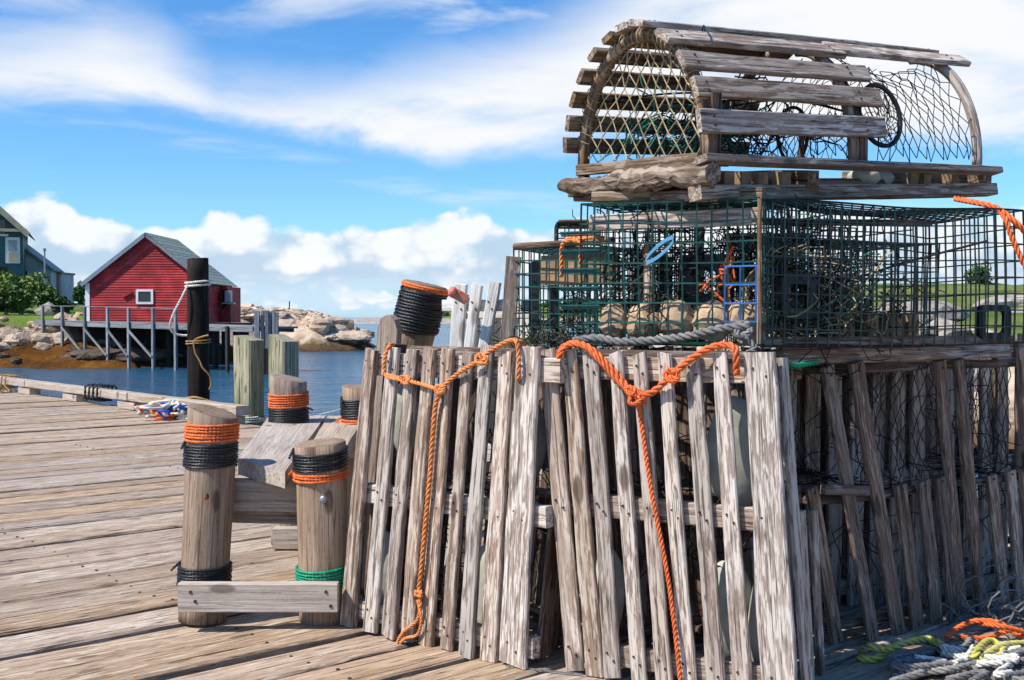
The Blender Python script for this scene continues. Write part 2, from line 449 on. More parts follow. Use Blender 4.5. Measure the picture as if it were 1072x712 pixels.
M['teal'] = plain('dark_teal_siding', (.055, .12, .125), .6, .12, 1, .3)
M['bluegrey'] = plain('blue_grey_shingles', (.36, .43, .50), .7, .14, 1.5, .3)
M['tanpaint'] = plain('tan_painted_trim', (.52, .40, .25), .6, .1, 2, .3)
M['openingshade'] = plain('black_shadowed_opening', (.012, .012, .014), .5, .1, 2, .3)  # flat black for openings; the shade inside them is painted as colour
M['roof'] = plain('green_grey_shingles', (.25, .30, .255), .85, .2, 9, .2, bs=.3)
M['roofgrey'] = plain('grey_brown_shingles', (.22, .19, .17), .85, .16, 6, .2, bs=.3)
M['concrete'] = plain('pale_concrete', (.48, .45, .40), .9, .15, 3, .2)
M['metal'] = plain('grey_metal', (.30, .32, .34), .45, .1, 3, .5, .6)
m, t, b = mat('window_glass'); b.inputs['Base Color'].default_value = (.03, .035, .04, 1); b.inputs['Roughness'].default_value = .08; M['glass'] = m
m, t, b = mat('dark_glass'); b.inputs['Base Color'].default_value = (.22, .27, .32, 1); b.inputs['Roughness'].default_value = .1; M['paleglass'] = m

def leafmat(name, a, c):
    m, t, b = mat(name); rn = t.attr('rn', 'Fac')
    t.l.new(t.mix(rn, a, c), b.inputs['Base Color']); b.inputs['Roughness'].default_value = .6; b.inputs['Specular IOR Level'].default_value = .2
    return m
M['leaf'] = leafmat('shrub_leaves', (.022, .06, .012), (.075, .15, .03))
M['leafy'] = leafmat('yellow_green_leaves', (.07, .13, .02), (.19, .24, .05))
M['leafdark'] = leafmat('dark_leaves', (.012, .028, .010), (.04, .075, .02))
M['flower'] = leafmat('pale_flowers', (.6, .55, .55), (.8, .7, .7))

# rock with cracks; wet dark band near the water
def rockmat(name, a, b_, c, wet=True):
    m, t, b = mat(name); gc = t.attr('gc'); rn = t.attr('rn', 'Fac')
    geo = t.node('ShaderNodeNewGeometry'); pos = geo.outputs['Position']
    n = t.noise(pos, 1.1, 8, .62); n2 = t.noise(pos, 7, 5, .6)
    col = t.ramp(t.math('ADD', t.math('MULTIPLY', n, .7), t.math('MULTIPLY', n2, .3)), [(.34, a), (.5, b_), (.64, c)])
    vo = t.node('ShaderNodeTexVoronoi', feature='DISTANCE_TO_EDGE'); t.put(vo.inputs['Vector'], t.vmul(t.vmul(pos, t.noise(pos, 1.3, 3, out=1), 'ADD'), (.30, .30, .55))); vo.inputs['Scale'].default_value = 1
    cm = t.mr(vo.outputs['Distance'], .006, .03, 1, 0)
    col = t.mix(t.math('MULTIPLY', cm, .7), col, tuple(q * .25 for q in a))
    col = t.mix(1, col, _grey(t, t.mr(rn, 0, 1, .78, 1.18, False)), 'MULTIPLY')
    if wet:
        s = t.node('ShaderNodeSeparateXYZ'); t.put(s.inputs[0], pos)
        zz = t.math('ADD', s.outputs[2], t.math('MULTIPLY', t.math('SUBTRACT', n, .5), 1.2))
        col = t.mix(t.mr(zz, SEA + .4, SEA + 1.0, 1, 0), col, (.11, .062, .025))
        col = t.mix(t.mr(zz, SEA - .1, SEA + .22, 1, 0), col, (.03, .02, .012))
    t.l.new(col, b.inputs['Base Color']); b.inputs['Roughness'].default_value = .85; b.inputs['Specular IOR Level'].default_value = .25
    bump(t, b, t.math('SUBTRACT', n2, t.math('MULTIPLY', cm, .6)), .6, .12); return m
M['rock'] = rockmat('shore_boulder_rock', (.24, .165, .115), (.42, .315, .225), (.57, .46, .35))
M['granite'] = rockmat('pale_granite', (.34, .23, .16), (.52, .39, .28), (.64, .52, .40))
M['weedrock'] = rockmat('brown_tidal_rock', (.05, .034, .024), (.12, .08, .058), (.2, .15, .12), wet=False)
M['palerock'] = rockmat('field_granite', (.24, .20, .17), (.38, .33, .28), (.5, .45, .4), wet=False)

def grassmat(name, a, c, d):
    m, t, b = mat(name); geo = t.node('ShaderNodeNewGeometry'); pos = geo.outputs['Position']
    n = t.noise(pos, .35, 6, .6); n2 = t.noise(pos, 9, 5, .7)
    col = t.ramp(t.math('ADD', t.math('MULTIPLY', n, .6), t.math('MULTIPLY', n2, .4)), [(.36, a), (.5, c), (.66, d)])
    t.l.new(col, b.inputs['Base Color']); b.inputs['Roughness'].default_value = .9; b.inputs['Specular IOR Level'].default_value = .1
    bump(t, b, n2, .8, .15); return m
M['grass'] = grassmat('bank_grass', (.04, .085, .014), (.11, .19, .03), (.22, .27, .06))
M['field'] = grassmat('field_grass', (.05, .09, .018), (.13, .18, .04), (.27, .25, .10))
M['weed'] = grassmat('brown_seaweed', (.028, .013, .003), (.13, .052, .008), (.26, .115, .018))
M['wood_far'] = grassmat('far_wood', (.022, .045, .018), (.045, .08, .028), (.085, .12, .045))

# water
m, t, b = mat('sea_water')
geo = t.node('ShaderNodeNewGeometry'); pos = geo.outputs['Position']
w1 = t.noise(t.vmul(pos, (.55, 1.0, 1)), 1.1, 5, .6, .4); w2 = t.noise(t.vmul(pos, (.12, .3, 1)), .6, 3, .5); w3 = t.noise(pos, .02, 3, .6)
hgt = t.math('ADD', t.math('MULTIPLY', w1, .6), w2)
t.l.new(t.mix(t.mr(w3, .4, .62), (.018, .085, .15), (.04, .135, .22)), b.inputs['Base Color'])
b.inputs['Roughness'].default_value = .14; b.inputs['IOR'].default_value = 1.33
bump(t, b, hgt, .8, .7); M['water'] = m

# ---------------------------------------------------------------- sky and sun
SUN_AZ, SUN_EL = 63.0, 50.0          # degrees to the left of straight behind the camera; height
sdir = V((-sin(R(SUN_AZ)) * cos(R(SUN_EL)), -cos(R(SUN_AZ)) * cos(R(SUN_EL)), sin(R(SUN_EL))))
sl = bpy.data.lights.new('sun', 'SUN'); sl.energy = 5.0; sl.angle = R(.53); sl.color = (1, .955, .88)
so = bpy.data.objects.new('sun', sl); C.objects.link(so); so.location = (0, 0, 30)
so.rotation_euler = sdir.to_track_quat('Z', 'Y').to_euler()

wd = bpy.data.worlds.new('World'); scene.world = wd; wd.use_nodes = True
wd.cycles.sampling_method = 'MANUAL'; wd.cycles.sample_map_resolution = 512
t = NT(wd.node_tree); bg = t.n['Background']; bg.inputs[1].default_value = .10
sky = t.node('ShaderNodeTexSky', sky_type='NISHITA'); sky.sun_disc = False
sky.sun_elevation = R(SUN_EL); sky.sun_rotation = math.atan2(sdir.x, sdir.y); sky.air_density = 1.0; sky.dust_density = .4; sky.ozone_density = 2.0
tc = t.node('ShaderNodeTexCoord'); gen = tc.outputs['Generated']
sp = t.node('ShaderNodeSeparateXYZ'); t.put(sp.inputs[0], gen)
az = t.math('ARCTAN2', sp.outputs[0], sp.outputs[1]); el = t.math('ARCSINE', sp.outputs[2])
hs = t.node('ShaderNodeHueSaturation'); t.put(hs.inputs['Color'], sky.outputs[0]); hs.inputs['Saturation'].default_value = 1.22; hs.inputs['Value'].default_value = 1.12
skyc = t.mix(1, hs.outputs[0], (.68, 1.02, 1.30, 1), 'MULTIPLY')
def pa(px): return math.atan((px - CX) / F)
def pe(px, py):
    d = ray(px, py).normalized(); return math.asin(d.z)
A0, A1, E1 = -.62, .62, .42
tt = t.mr(az, A0, A1, 0, 1, False)
def curve(pts, tt_=None):
    st = [((pa(px) - A0) / (A1 - A0), max(0, pe(px, py)) / E1) for px, py in pts]
    o = t.ramp(tt_ or tt, st, 'B_SPLINE' if False else 'LINEAR'); return t.math('MULTIPLY', o, E1)
cv = t.node('ShaderNodeCombineXYZ'); t.put(cv.inputs[0], az); t.put(cv.inputs[1], el)
uv = cv.outputs[0]
# high streaming cloud
nz = t.noise(t.vmul(uv, (4.5, 13, 1)), 1, 5, .6, .3)
nz2 = t.noise(t.vmul(uv, (1.7, 5, 1)), 1.3, 4, .55)
eln = t.math('ADD', el, t.math('MULTIPLY', t.math('SUBTRACT', nz, .5), .075))
elm = t.math('ADD', eln, t.math('MULTIPLY', t.math('SUBTRACT', nz2, .5), .05))
low = curve([(-60, 118), (60, 116), (150, 112), (230, 126), (330, 148), (420, 165), (480, 168), (600, 158), (800, 152), (940, 150), (1000, 152), (1100, 152)])
upp = curve([(-60, 62), (0, 50), (50, 40), (110, 28), (170, 45), (230, 88), (330, 96), (400, 84), (480, 62), (560, 36), (620, 10), (700, -35), (860, -60), (1100, -80)])
d1 = t.math('MULTIPLY', t.mr(eln, t.math('SUBTRACT', low, .008), t.math('ADD', low, .022)), t.mr(elm, t.math('SUBTRACT', upp, .035), t.math('ADD', upp, .035), 1, 0))
strk = t.noise(t.vmul(uv, (3.2, 24, 1)), 1, 6, .62, .8)
d1 = t.math('MULTIPLY', d1, t.mr(t.math('ADD', t.math('MULTIPLY', nz, .68), t.math('MULTIPLY', strk, .32)), .32, .54, .58, 1.0))
hi = t.math('MULTIPLY', t.mr(el, pe(300, 60), pe(300, -20)), t.mr(t.noise(t.vmul(uv, (3.1, 10, 1)), 1.5, 6, .62, .6), .44, .66))
hi = t.math('MULTIPLY', hi, t.mr(el, .46, .62, 1, 0))
d1 = t.math('MAXIMUM', d1, t.math('MULTIPLY', hi, .75))
d1 = t.math('MULTIPLY', d1, t.mr(t.math('ABSOLUTE', az), .75, 1.15, 1, 0))
wl = curve([(-60, 100), (100, 132), (200, 150), (300, 166), (360, 178), (470, 205), (600, 215), (1100, 220)])
wis = t.math('MULTIPLY', t.mr(t.math('ABSOLUTE', t.math('SUBTRACT', el, wl)), .002, .014, 1, 0), t.mr(t.noise(t.vmul(uv, (5, 36, 1)), 1, 4, .6), .42, .66))
d1 = t.math('MAXIMUM', d1, t.math('MULTIPLY', wis, .38))
# cumulus in three rows over the horizon, far rows first; flat grey bases and heaped white tops
ones = lambda f, sc, k, d=4: t.noise(t.vmul(t.vmul(uv, (k, k * 1.7, 0), 'ADD'), (f, f * sc, 1)), 1, d, .6, .25)
top = curve([(-60, 216), (0, 214), (25, 205), (48, 200), (75, 212), (95, 231), (140, 234), (180, 243), (228, 226), (270, 236), (330, 240), (400, 240), (440, 228), (500, 230), (560, 238), (620, 232), (1000, 220), (1100, 220)])
rows = []
def puff(f, k):
    out = None
    for m_, w_ in ((1, .68), (2.7, .32)):
        o = t.node('ShaderNodeTexVoronoi', feature='F1', voronoi_dimensions='2D'); o.inputs['Scale'].default_value = 1
        wv = t.vmul(t.noise(t.vmul(uv, (f * m_ * 1.3, f * m_ * 1.3, 1)), 1, 4, .6, out=1), (.75, .75, 0))
        t.put(o.inputs['Vector'], t.vmul(t.vmul(t.vmul(uv, (f * m_, f * m_ * 1.35, 1)), (k * 3.1 + m_, k * 1.7, 0), 'ADD'), wv, 'ADD'))
        q = t.math('MULTIPLY', t.math('SUBTRACT', .42, o.outputs['Distance']), w_); out = q if out is None else t.math('ADD', out, q)
    return out
for (k, basey, topc, f, amp, soft, br) in ((7, 327, pe(300, 314), 34, .018, .004, .40), (5, 318, pe(300, 295), 27, .026, .005, .35), (3, 306, pe(300, 272), 22, .032, .005, .30), (1, 293, top, 17, .026, .0042, 0)):
    n_ = puff(f, k); n2_ = ones(f * .38, 1.1, k + 9, 3)
    tp = t.math('ADD', topc, t.math('MULTIPLY', t.math('SUBTRACT', n2_, .5), .0 if k == 1 else .09))
    e_ = t.math('SUBTRACT', el, t.math('ADD', t.math('MULTIPLY', n_, amp), t.math('MULTIPLY', t.math('SUBTRACT', ones(f * 2.6, 1.3, k + 2, 4), .5), amp * .55)))
    bs_ = t.math('ADD', pe(300, basey), t.math('MULTIPLY', t.math('SUBTRACT', ones(8, 5, k + 4, 4), .5), .030))
    d_ = t.math('MULTIPLY', t.mr(e_, t.math('SUBTRACT', tp, soft), t.math('ADD', tp, soft), 1, 0), t.mr(el, t.math('SUBTRACT', bs_, .010), t.math('ADD', bs_, .008)))
    if br: d_ = t.math('MULTIPLY', d_, t.mr(ones(f * .5, 3.5, k + 12, 5), br - .03, br + .06))
    s_ = t.math('DIVIDE', t.math('SUBTRACT', el, bs_), t.math('MAXIMUM', t.math('SUBTRACT', tp, bs_), .004))
    s_ = t.math('ADD', t.math('ADD', s_, t.math('MULTIPLY', n_, 1.9)), t.math('MULTIPLY', t.math('SUBTRACT', ones(f * .8, 2.2, k + 6), .5), 1.4))
    lo_ = (4.3, 5.6, 7.0) if k == 1 else (5.0, 6.5, 7.9)
    rows.append((d_, t.mix(t.mr(s_, .12, .78), lo_, (8.0, 8.15, 8.3))))
c1 = t.mix(t.mr(nz, .3, .6), (6.2, 7.0, 7.8), (7.8, 7.9, 8.1))
colr = t.mix(d1, skyc, c1); hz = t.mr(el, 0, .055, .55, 0)
colr = t.mix(hz, colr, (4.2, 6.6, 8.5))
for d_, c_ in rows: colr = t.mix(t.math('MULTIPLY', d_, .94), colr, c_)
t.l.new(colr, bg.inputs[0])
scene.view_settings.view_transform = 'Standard'; scene.view_settings.look = 'None'
scene.view_settings.gamma = 1; scene.cycles.use_adaptive_sampling = True; scene.cycles.adaptive_threshold = .02
scene.cycles.max_bounces = 5; scene.cycles.diffuse_bounces = 2; scene.cycles.glossy_bounces = 2; scene.cycles.transmission_bounces = 2
scene.view_settings.exposure = 0.3
scene.view_settings.use_curve_mapping = False

# ---------------------------------------------------------------- the wharf
PD, ND = V((.751, .660, 0)), V((-.660, .751, 0))     # along the planks / along the wharf edge
EDGE = 5.2
def dk(p, n, z=0): return PD * p + ND * n + V((0, 0, z))

g = random.Random(4); mb = MB(); n = -7.0
while n < 30:
    w = g.uniform(.18, .265); gap = g.choice([.012, .014, .016, .02, .026, .034, .05]); z = g.uniform(-.009, .005)
    a, b_ = (-3.2, EDGE) if n < 7 else (-15, EDGE + g.uniform(-.02, .02))
    sk = g.uniform(-.004, .004)
    cuts = [a, b_]
    if n > 6 and g.random() < .7: cuts.insert(1, g.uniform(-8, 1))
    for c0, c1 in zip(cuts, cuts[1:]):
        plank(mb, dk(c0 + .004, n + w / 2 - sk, z - .025), dk(c1 - .004, n + w / 2 + sk, z - .025 + g.uniform(-.003, .003)), w - .002, .05, (0, 0, 1), wob=.016, seg=int((c1 - c0) / .11), ch=.007)
        if n < 9:
            for q in range(5):
                pq = EDGE - .25 - q * 1.6
                if c0 < pq < c1:
                    for e in (.25, .75): nail(mb, dk(pq + g.uniform(-.02, .02), n + w * e, z + .001), V((0, 0, 1)), .005)
    n += w + gap
mb.obj('wharf_deck', [M['dock'], M['nail']], kind='structure', origin=(0, 0, 0))
mb = MB()
for q in range(5): bar(mb, dk(EDGE - .25 - q * 1.6, -7, -.17), dk(EDGE - .25 - q * 1.6, 30, -.17), .2, .24)
bar(mb, dk(EDGE - .03, -7, -.18), dk(EDGE - .03, 30, -.18), .06, .24)
mb.obj('wharf_joists', M['pierdark'], kind='structure')
for k in range(7):
    mb = MB(); log(mb, dk(EDGE - .25, -4 + k * 5, SEA - 1), dk(EDGE - .25, -4 + k * 5, -.3), .14, .13, 12, k)
    mb.obj('wharf_pile', M['tar'], label='dark round support pile under the edge of the plank wharf', cat='pile', group='support piles under the wharf', smooth=True)

# curb timber along the edge
rt = root('wharf_curb', dk(EDGE - .08, 14, .07), 'long weathered curb timber raised on blocks along the wharf edge', 'curb timber')
na = 9.8
for k, (a, b_) in enumerate(((9.6, 12.05), (12.08, 15.3), (15.33, 19.4), (19.43, 25), (25.03, 30))):
    mb = MB(); plank(mb, dk(EDGE - .08, a, .135), dk(EDGE - .08, b_, .135), .14, .09, (0, 0, 1), wob=.05, ch=.01); mb.obj('timber', M['board'], rt)
for a in (9.9, 11.1, 12.1, 13.75, 15.35, 17.3, 19.4, 22, 25):
    mb = MB(); plank(mb, dk(EDGE - .08, a - .22, .038), dk(EDGE - .08, a + .22, .038), .14, .074, (0, 0, 1), wob=.03); mb.obj('block', M['board'], rt)
def lash(name, a, turns, rr, m, label, dn=.012, lump=0):
    mb = MB(); pts = []
    for i in range(turns * 12 + 1):
        t_ = i / 12 * 2 * pi; sx = max(-1, min(1, 1.5 * cos(t_))); sz = max(-1, min(1, 1.5 * sin(t_)))
        pts.append(dk(EDGE - .08 + sx * (.085 + rr), a + i * dn / 3, .135 + sz * (.066 + rr)))
    rope(mb, pts, rr, raw=True, sides=4)
    if lump: tangle(mb, dk(EDGE - .17, a, .03), (.12, .15, .03), lump, rr * .8, 3, 4, 6, .25)
    mb.obj(name, m, label=label, cat='rope', smooth=True)
lash('rope_lashing', 12.75, 4, .016, M['blackrope'], 'black rope lashing wound round the curb timber left of the small rope heap', .03)
lash('rope_lashing', 15.9, 3, .012, M['manila'], 'yellow rope lashing tied round the curb timber at far left', .04, 8)

# ---------------------------------------------------------------- mooring frame of four roped posts
rt = root('mooring_crib', (-.8, 4.4, 0), 'low mooring frame of four grey log posts with rope bands and a board top', 'mooring crib')
def mpost(b, t_, r0, r1, wraps, seed, tilt):
    b, t_ = V(b), V(t_); mb = MB(); log(mb, b, t_, r0, r1, 28, seed, .05, tilt, 18); p = mb.obj('post', M['post'], rt, smooth=True)
    L = (t_ - b).length
    for (s0, s1, turns, rr, m) in wraps:
        w = MB(); wrap(w, b, t_, lambda s: r0 + (r1 - r0) * s / L, s0, s1, turns, rr, seed=seed + s0 * 9, tail=.05); w.obj('rope_wrap', M[m], p, smooth=True)
    return p
b1, t1 = gz(212, 649), at(223, 431, 3.80)
p1 = mpost(b1, t1, .079, .080, [(.122, .188, 7, .0054, 'blackrope'), (.508, .588, 8.5, .0055, 'blackrope'), (.592, .652, 6, .0055, 'orange')], 2.0, (-.25, .1))
mb = MB(); mbx = at(216, 520, 3.68); blob(mb, mbx, (.009, .009, .011), 3, 2, .2); mb.obj('bolt', M['rust'], p1)
b2, t2 = gz(340, 650), at(335, 464, 3.74)
p2 = mpost(b2, t2, .082, .082, [(.118, .188, 7, .0056, 'greenrope'), (.476, .504, 3, .0056, 'orange'), (.510, .570, 6, .0056, 'blackrope')], 5.0, (.06, .03))
mb = MB(); mbx = at(338, 523, 3.67); blob(mb, mbx, (.013, .008, .013), 4, 2, .05); mb.obj('bolt', M['metal'], p2)
b3 = V((-.985, 5.05, 0)); mpost(b3, b3 + V((0, 0, .73)), .08, .08, [(.50, .60, 10, .0056, 'blackrope'), (.605, .665, 6, .0056, 'orange')], 8.0, (-.22, .05))
b4 = V((-.66, 5.05, 0)); mpost(b4, b4 + V((-.01, 0, .69)), .08, .08, [(.50, .56, 6, .0056, 'orange'), (.565, .65, 8, .0056, 'blackrope')], 11.0, (-.1, .05))
mb = MB(); a, c = at(188, 626, 3.64), at(354, 626, 3.64); a.z = c.z = .108
plank(mb, a, c, .092, .04, (0, -1, 0), wob=.02)
for q, (dx, dz) in enumerate(((.04, .02), (.055, -.01), (.47, .02), (.485, -.025))): nail(mb, a + V((dx, -.021, dz)), (0, -1, 0), .005)
mb.obj('front_board', [M['board'], M['nail']], rt)
mb = MB(); plank(mb, at(238, 517, 3.88), at(330, 520, 3.86), .105, .05, (0, -1, 0), wob=.02); mb.obj('cross_beam', M['board'], rt)
mb = MB(); plank(mb, at(240, 538, 3.92), at(330, 540, 3.9), .05, .06, (0, -1, 0), wob=.02); mb.obj('cross_beam', M['post'], rt)
mb = MB(); plank(mb, V((-1.03, 4.95, .045)), V((-.62, 4.95, .045)), .07, .09, (0, 0, 1), wob=.02); mb.obj('cross_beam', M['board'], rt)
mb = MB(); plank(mb, V((-1.05, 4.97, .44)), V((-.6, 4.97, .44)), .1, .05, (0, -1, 0), wob=.02); mb.obj('cross_beam', M['board'], rt)
def slab(cs, th, m, seed):
    """tapered thick board with corners cs (near left, near right, far right, far left)"""
    mb = MB(); cs = [V(c) for c in cs]; N = 14; K = 5; vs, gs = [], []
    for s in (0, 1):
        for i in range(N + 1):
            for k in range(K + 1):
                u, v = k / K, i / N
                p = cs[0].lerp(cs[1], u).lerp(cs[3].lerp(cs[2], u), v)
                e = .006 * noise.noise(V((u * 3, v * 5, seed))); p = p + V((e if k in (0, K) else 0, 0, e * .8 - (th if s else 0)))
                vs.append(p); gs.append((v * 1.6 + seed, u * .25 + seed, s * .05))
    fs = []; W = K + 1; O = (N + 1) * W
    for i in range(N):
        for k in range(K):
            a = i * W + k; fs.append((a, a + 1, a + W + 1, a + W)); fs.append((O + a, O + a + W, O + a + W + 1, O + a + 1))
        for k, fl in ((0, 0), (K, 1)):
            a = i * W + k; f = (a, a + W, O + a + W, O + a); fs.append(f[::-1] if fl else f)
    for k in range(K):
        a = k; fs.append((a, O + a, O + a + 1, a + 1)); a = N * W + k; fs.append((a, a + 1, O + a + 1, O + a))
    mb.add(vs, fs, gs, .5 + .2 * seed); return mb.obj('top_board', M[m], rt)
slab([(-.945, 3.93, .515), (-.735, 3.70, .50), (-.862, 5.3, .545), (-1.13, 5.38, .55)], .055, 'board', .3)
slab([(-.722, 3.80, .497), (-.60, 3.86, .497), (-.68, 5.3, .545), (-.85, 5.3, .543)], .05, 'board', .9)

# ---------------------------------------------------------------- piles on the wharf edge
pb = V((-3.255, 11.9, SEA - 1)); ptop = at(207, 271, 11.9)
mb = MB(); log(mb, pb, ptop, .118, .108, 28, 21, .03, (.06, .02), 26)
mb.obj('mooring_pile', M['tar'], label='tall black tarred mooring pile standing past the wharf edge before the red boathouse', cat='pile', smooth=True)
zc = lambda y: CAMH + (332 - y) / F * 11.9
mb = MB(); wrap(mb, pb, ptop, lambda s: .112, zc(301) - pb.z, zc(293) - pb.z, 2.2, .013, seed=1)
rope(mb, [at(197, 298, 11.8), at(190, 312, 11.75), at(181, 330, 11.75), at(178, 342, 11.8), at(182, 349, 11.85), at(190, 351, 11.9), at(197, 351, 11.9)], .012)
mb.obj('mooring_line', M['whiterope'], label='white mooring line tied high round the black pile with a hanging loop', cat='rope', smooth=True)
mb = MB(); wrap(mb, pb, ptop, lambda s: .114, zc(360) - pb.z, zc(355) - pb.z, 2, .009, seed=2)
rope(mb, [at(208, 354, 11.75), at(218, 351, 11.76), at(204, 356, 11.74), at(204, 368, 11.74), at(209, 378, 11.74), at(212, 385, 11.74), at(219, 393, 11.76), at(221, 402, 11.78), at(219, 408, 11.78)], .009)
rope(mb, [at(195, 417, 11.7), at(203, 416, 11.65), at(212, 418, 11.65), at(222, 421, 11.7)], .014)
mb.obj('yellow_line', M['manila'], label='thin yellow brown rope tied low round the black pile with trailing end', cat='rope', smooth=True)
def sqpile(px, Y, ytop, w, yaw, label, cut, seed):
    c = at(px, 400, Y); mb = MB(); top = CAMH + (332 - ytop) / F * Y
    x, y = V((cos(yaw), sin(yaw), 0)), V((-sin(yaw), cos(yaw), 0)); vs, gs = [], []
    N = 22; z0 = SEA - 1
    prof = [(-1, -.85), (-.85, -1), (.85, -1), (1, -.85), (1, .85), (.85, 1), (-.85, 1), (-1, .85)]
    for i in range(N + 1):
        a = i / N
        for (u, v) in prof:
            zt = top - cut * (u + 1) / 2; z = z0 + (zt - z0) * a
            k = w / 2 * (1 + .03 * noise.noise(V((u * 2, v * 2 + seed, z * 2))))
            p = V((c.x, c.y, 0)) + x * u * k + y * v * k; p.z = z; vs.append(p); gs.append((z + seed, u * w / 2 + v * w + seed, v * .1))
    fs = [(i * 8 + k, i * 8 + (k + 1) % 8, i * 8 + 8 + (k + 1) % 8, i * 8 + 8 + k) for i in range(N) for k in range(8)]
    fs.append(tuple(N * 8 + k for k in range(8))); mb.add(vs, fs, gs, .5)
    mb.obj('square_pile', M['green'], label=label, cat='pile', group='square timber piles at the wharf edge'); return c
c1_ = sqpile(260.5, 11.25, 351, .22, R(-28), 'square green grey timber pile with a pale rope round its foot', .05, 3)
sqpile(297, 11.15, 350, .22, R(-34), 'square green grey timber pile behind the rope banded rear post', .07, 9)
mb = MB(); wrap(mb, V((c1_.x, c1_.y, -1)), V((c1_.x, c1_.y, 1)), lambda s: .15, .98, 1.03, 2.4, .012, seed=3)
mb.obj('pale_rope', M['whiterope'], label='pale rope looped round the foot of the square green pile', cat='rope', smooth=True)
# heap of blue, white and orange rope
hc = gz(177, 439.5)
rt = root('rope_heap', hc, 'small heap of blue, white and orange rope lying against the curb timber', 'rope heap')
for q, (m, nn) in enumerate((('whiterope', 12), ('bluerope', 8), ('orange', 8), ('whiterope', 10))):
    mb = MB(); gg = random.Random(q + 5)
    for k in range(nn):
        c = hc + V((gg.gauss(0, .11), gg.gauss(0, .07), gg.uniform(.02, .14))); pts = []
        for j in range(5): pts.append(c + V((gg.gauss(0, .07), gg.gauss(0, .06), max(-.05, gg.gauss(0, .03)))))
        for q_ in pts: q_.z = max(.014, q_.z)
        tube(mb, smooth_path(pts, .03), .013, 6)
    mb.obj('rope_strand', M[m], rt, smooth=True)
# thin cord over the water from the rear posts
mb = MB(); tube(mb, smooth_path([V((-.93, 5.05, .56)), V((-.84, 5.03, .575)), V((-.74, 5.03, .60))], .02), .0022, 4); mb.obj('cord', M['whiterope'], label='thin pale cord stretched between the two rear roped posts', cat='cord')

# ---------------------------------------------------------------- wooden lobster traps stood on end
def face_frame(bl, br, lean):
    ex = (br - bl); ex.z = 0; W = ex.length; ex.normalize(); ey = V((-ex.y, ex.x, 0))
    if ey.y < 0: ey = -ey
    ez = (V((0, 0, 1)) + ey * lean).normalized(); nrm = -(ey - ez * ey.dot(ez)).normalized()
    return ex, ey, ez, nrm, W

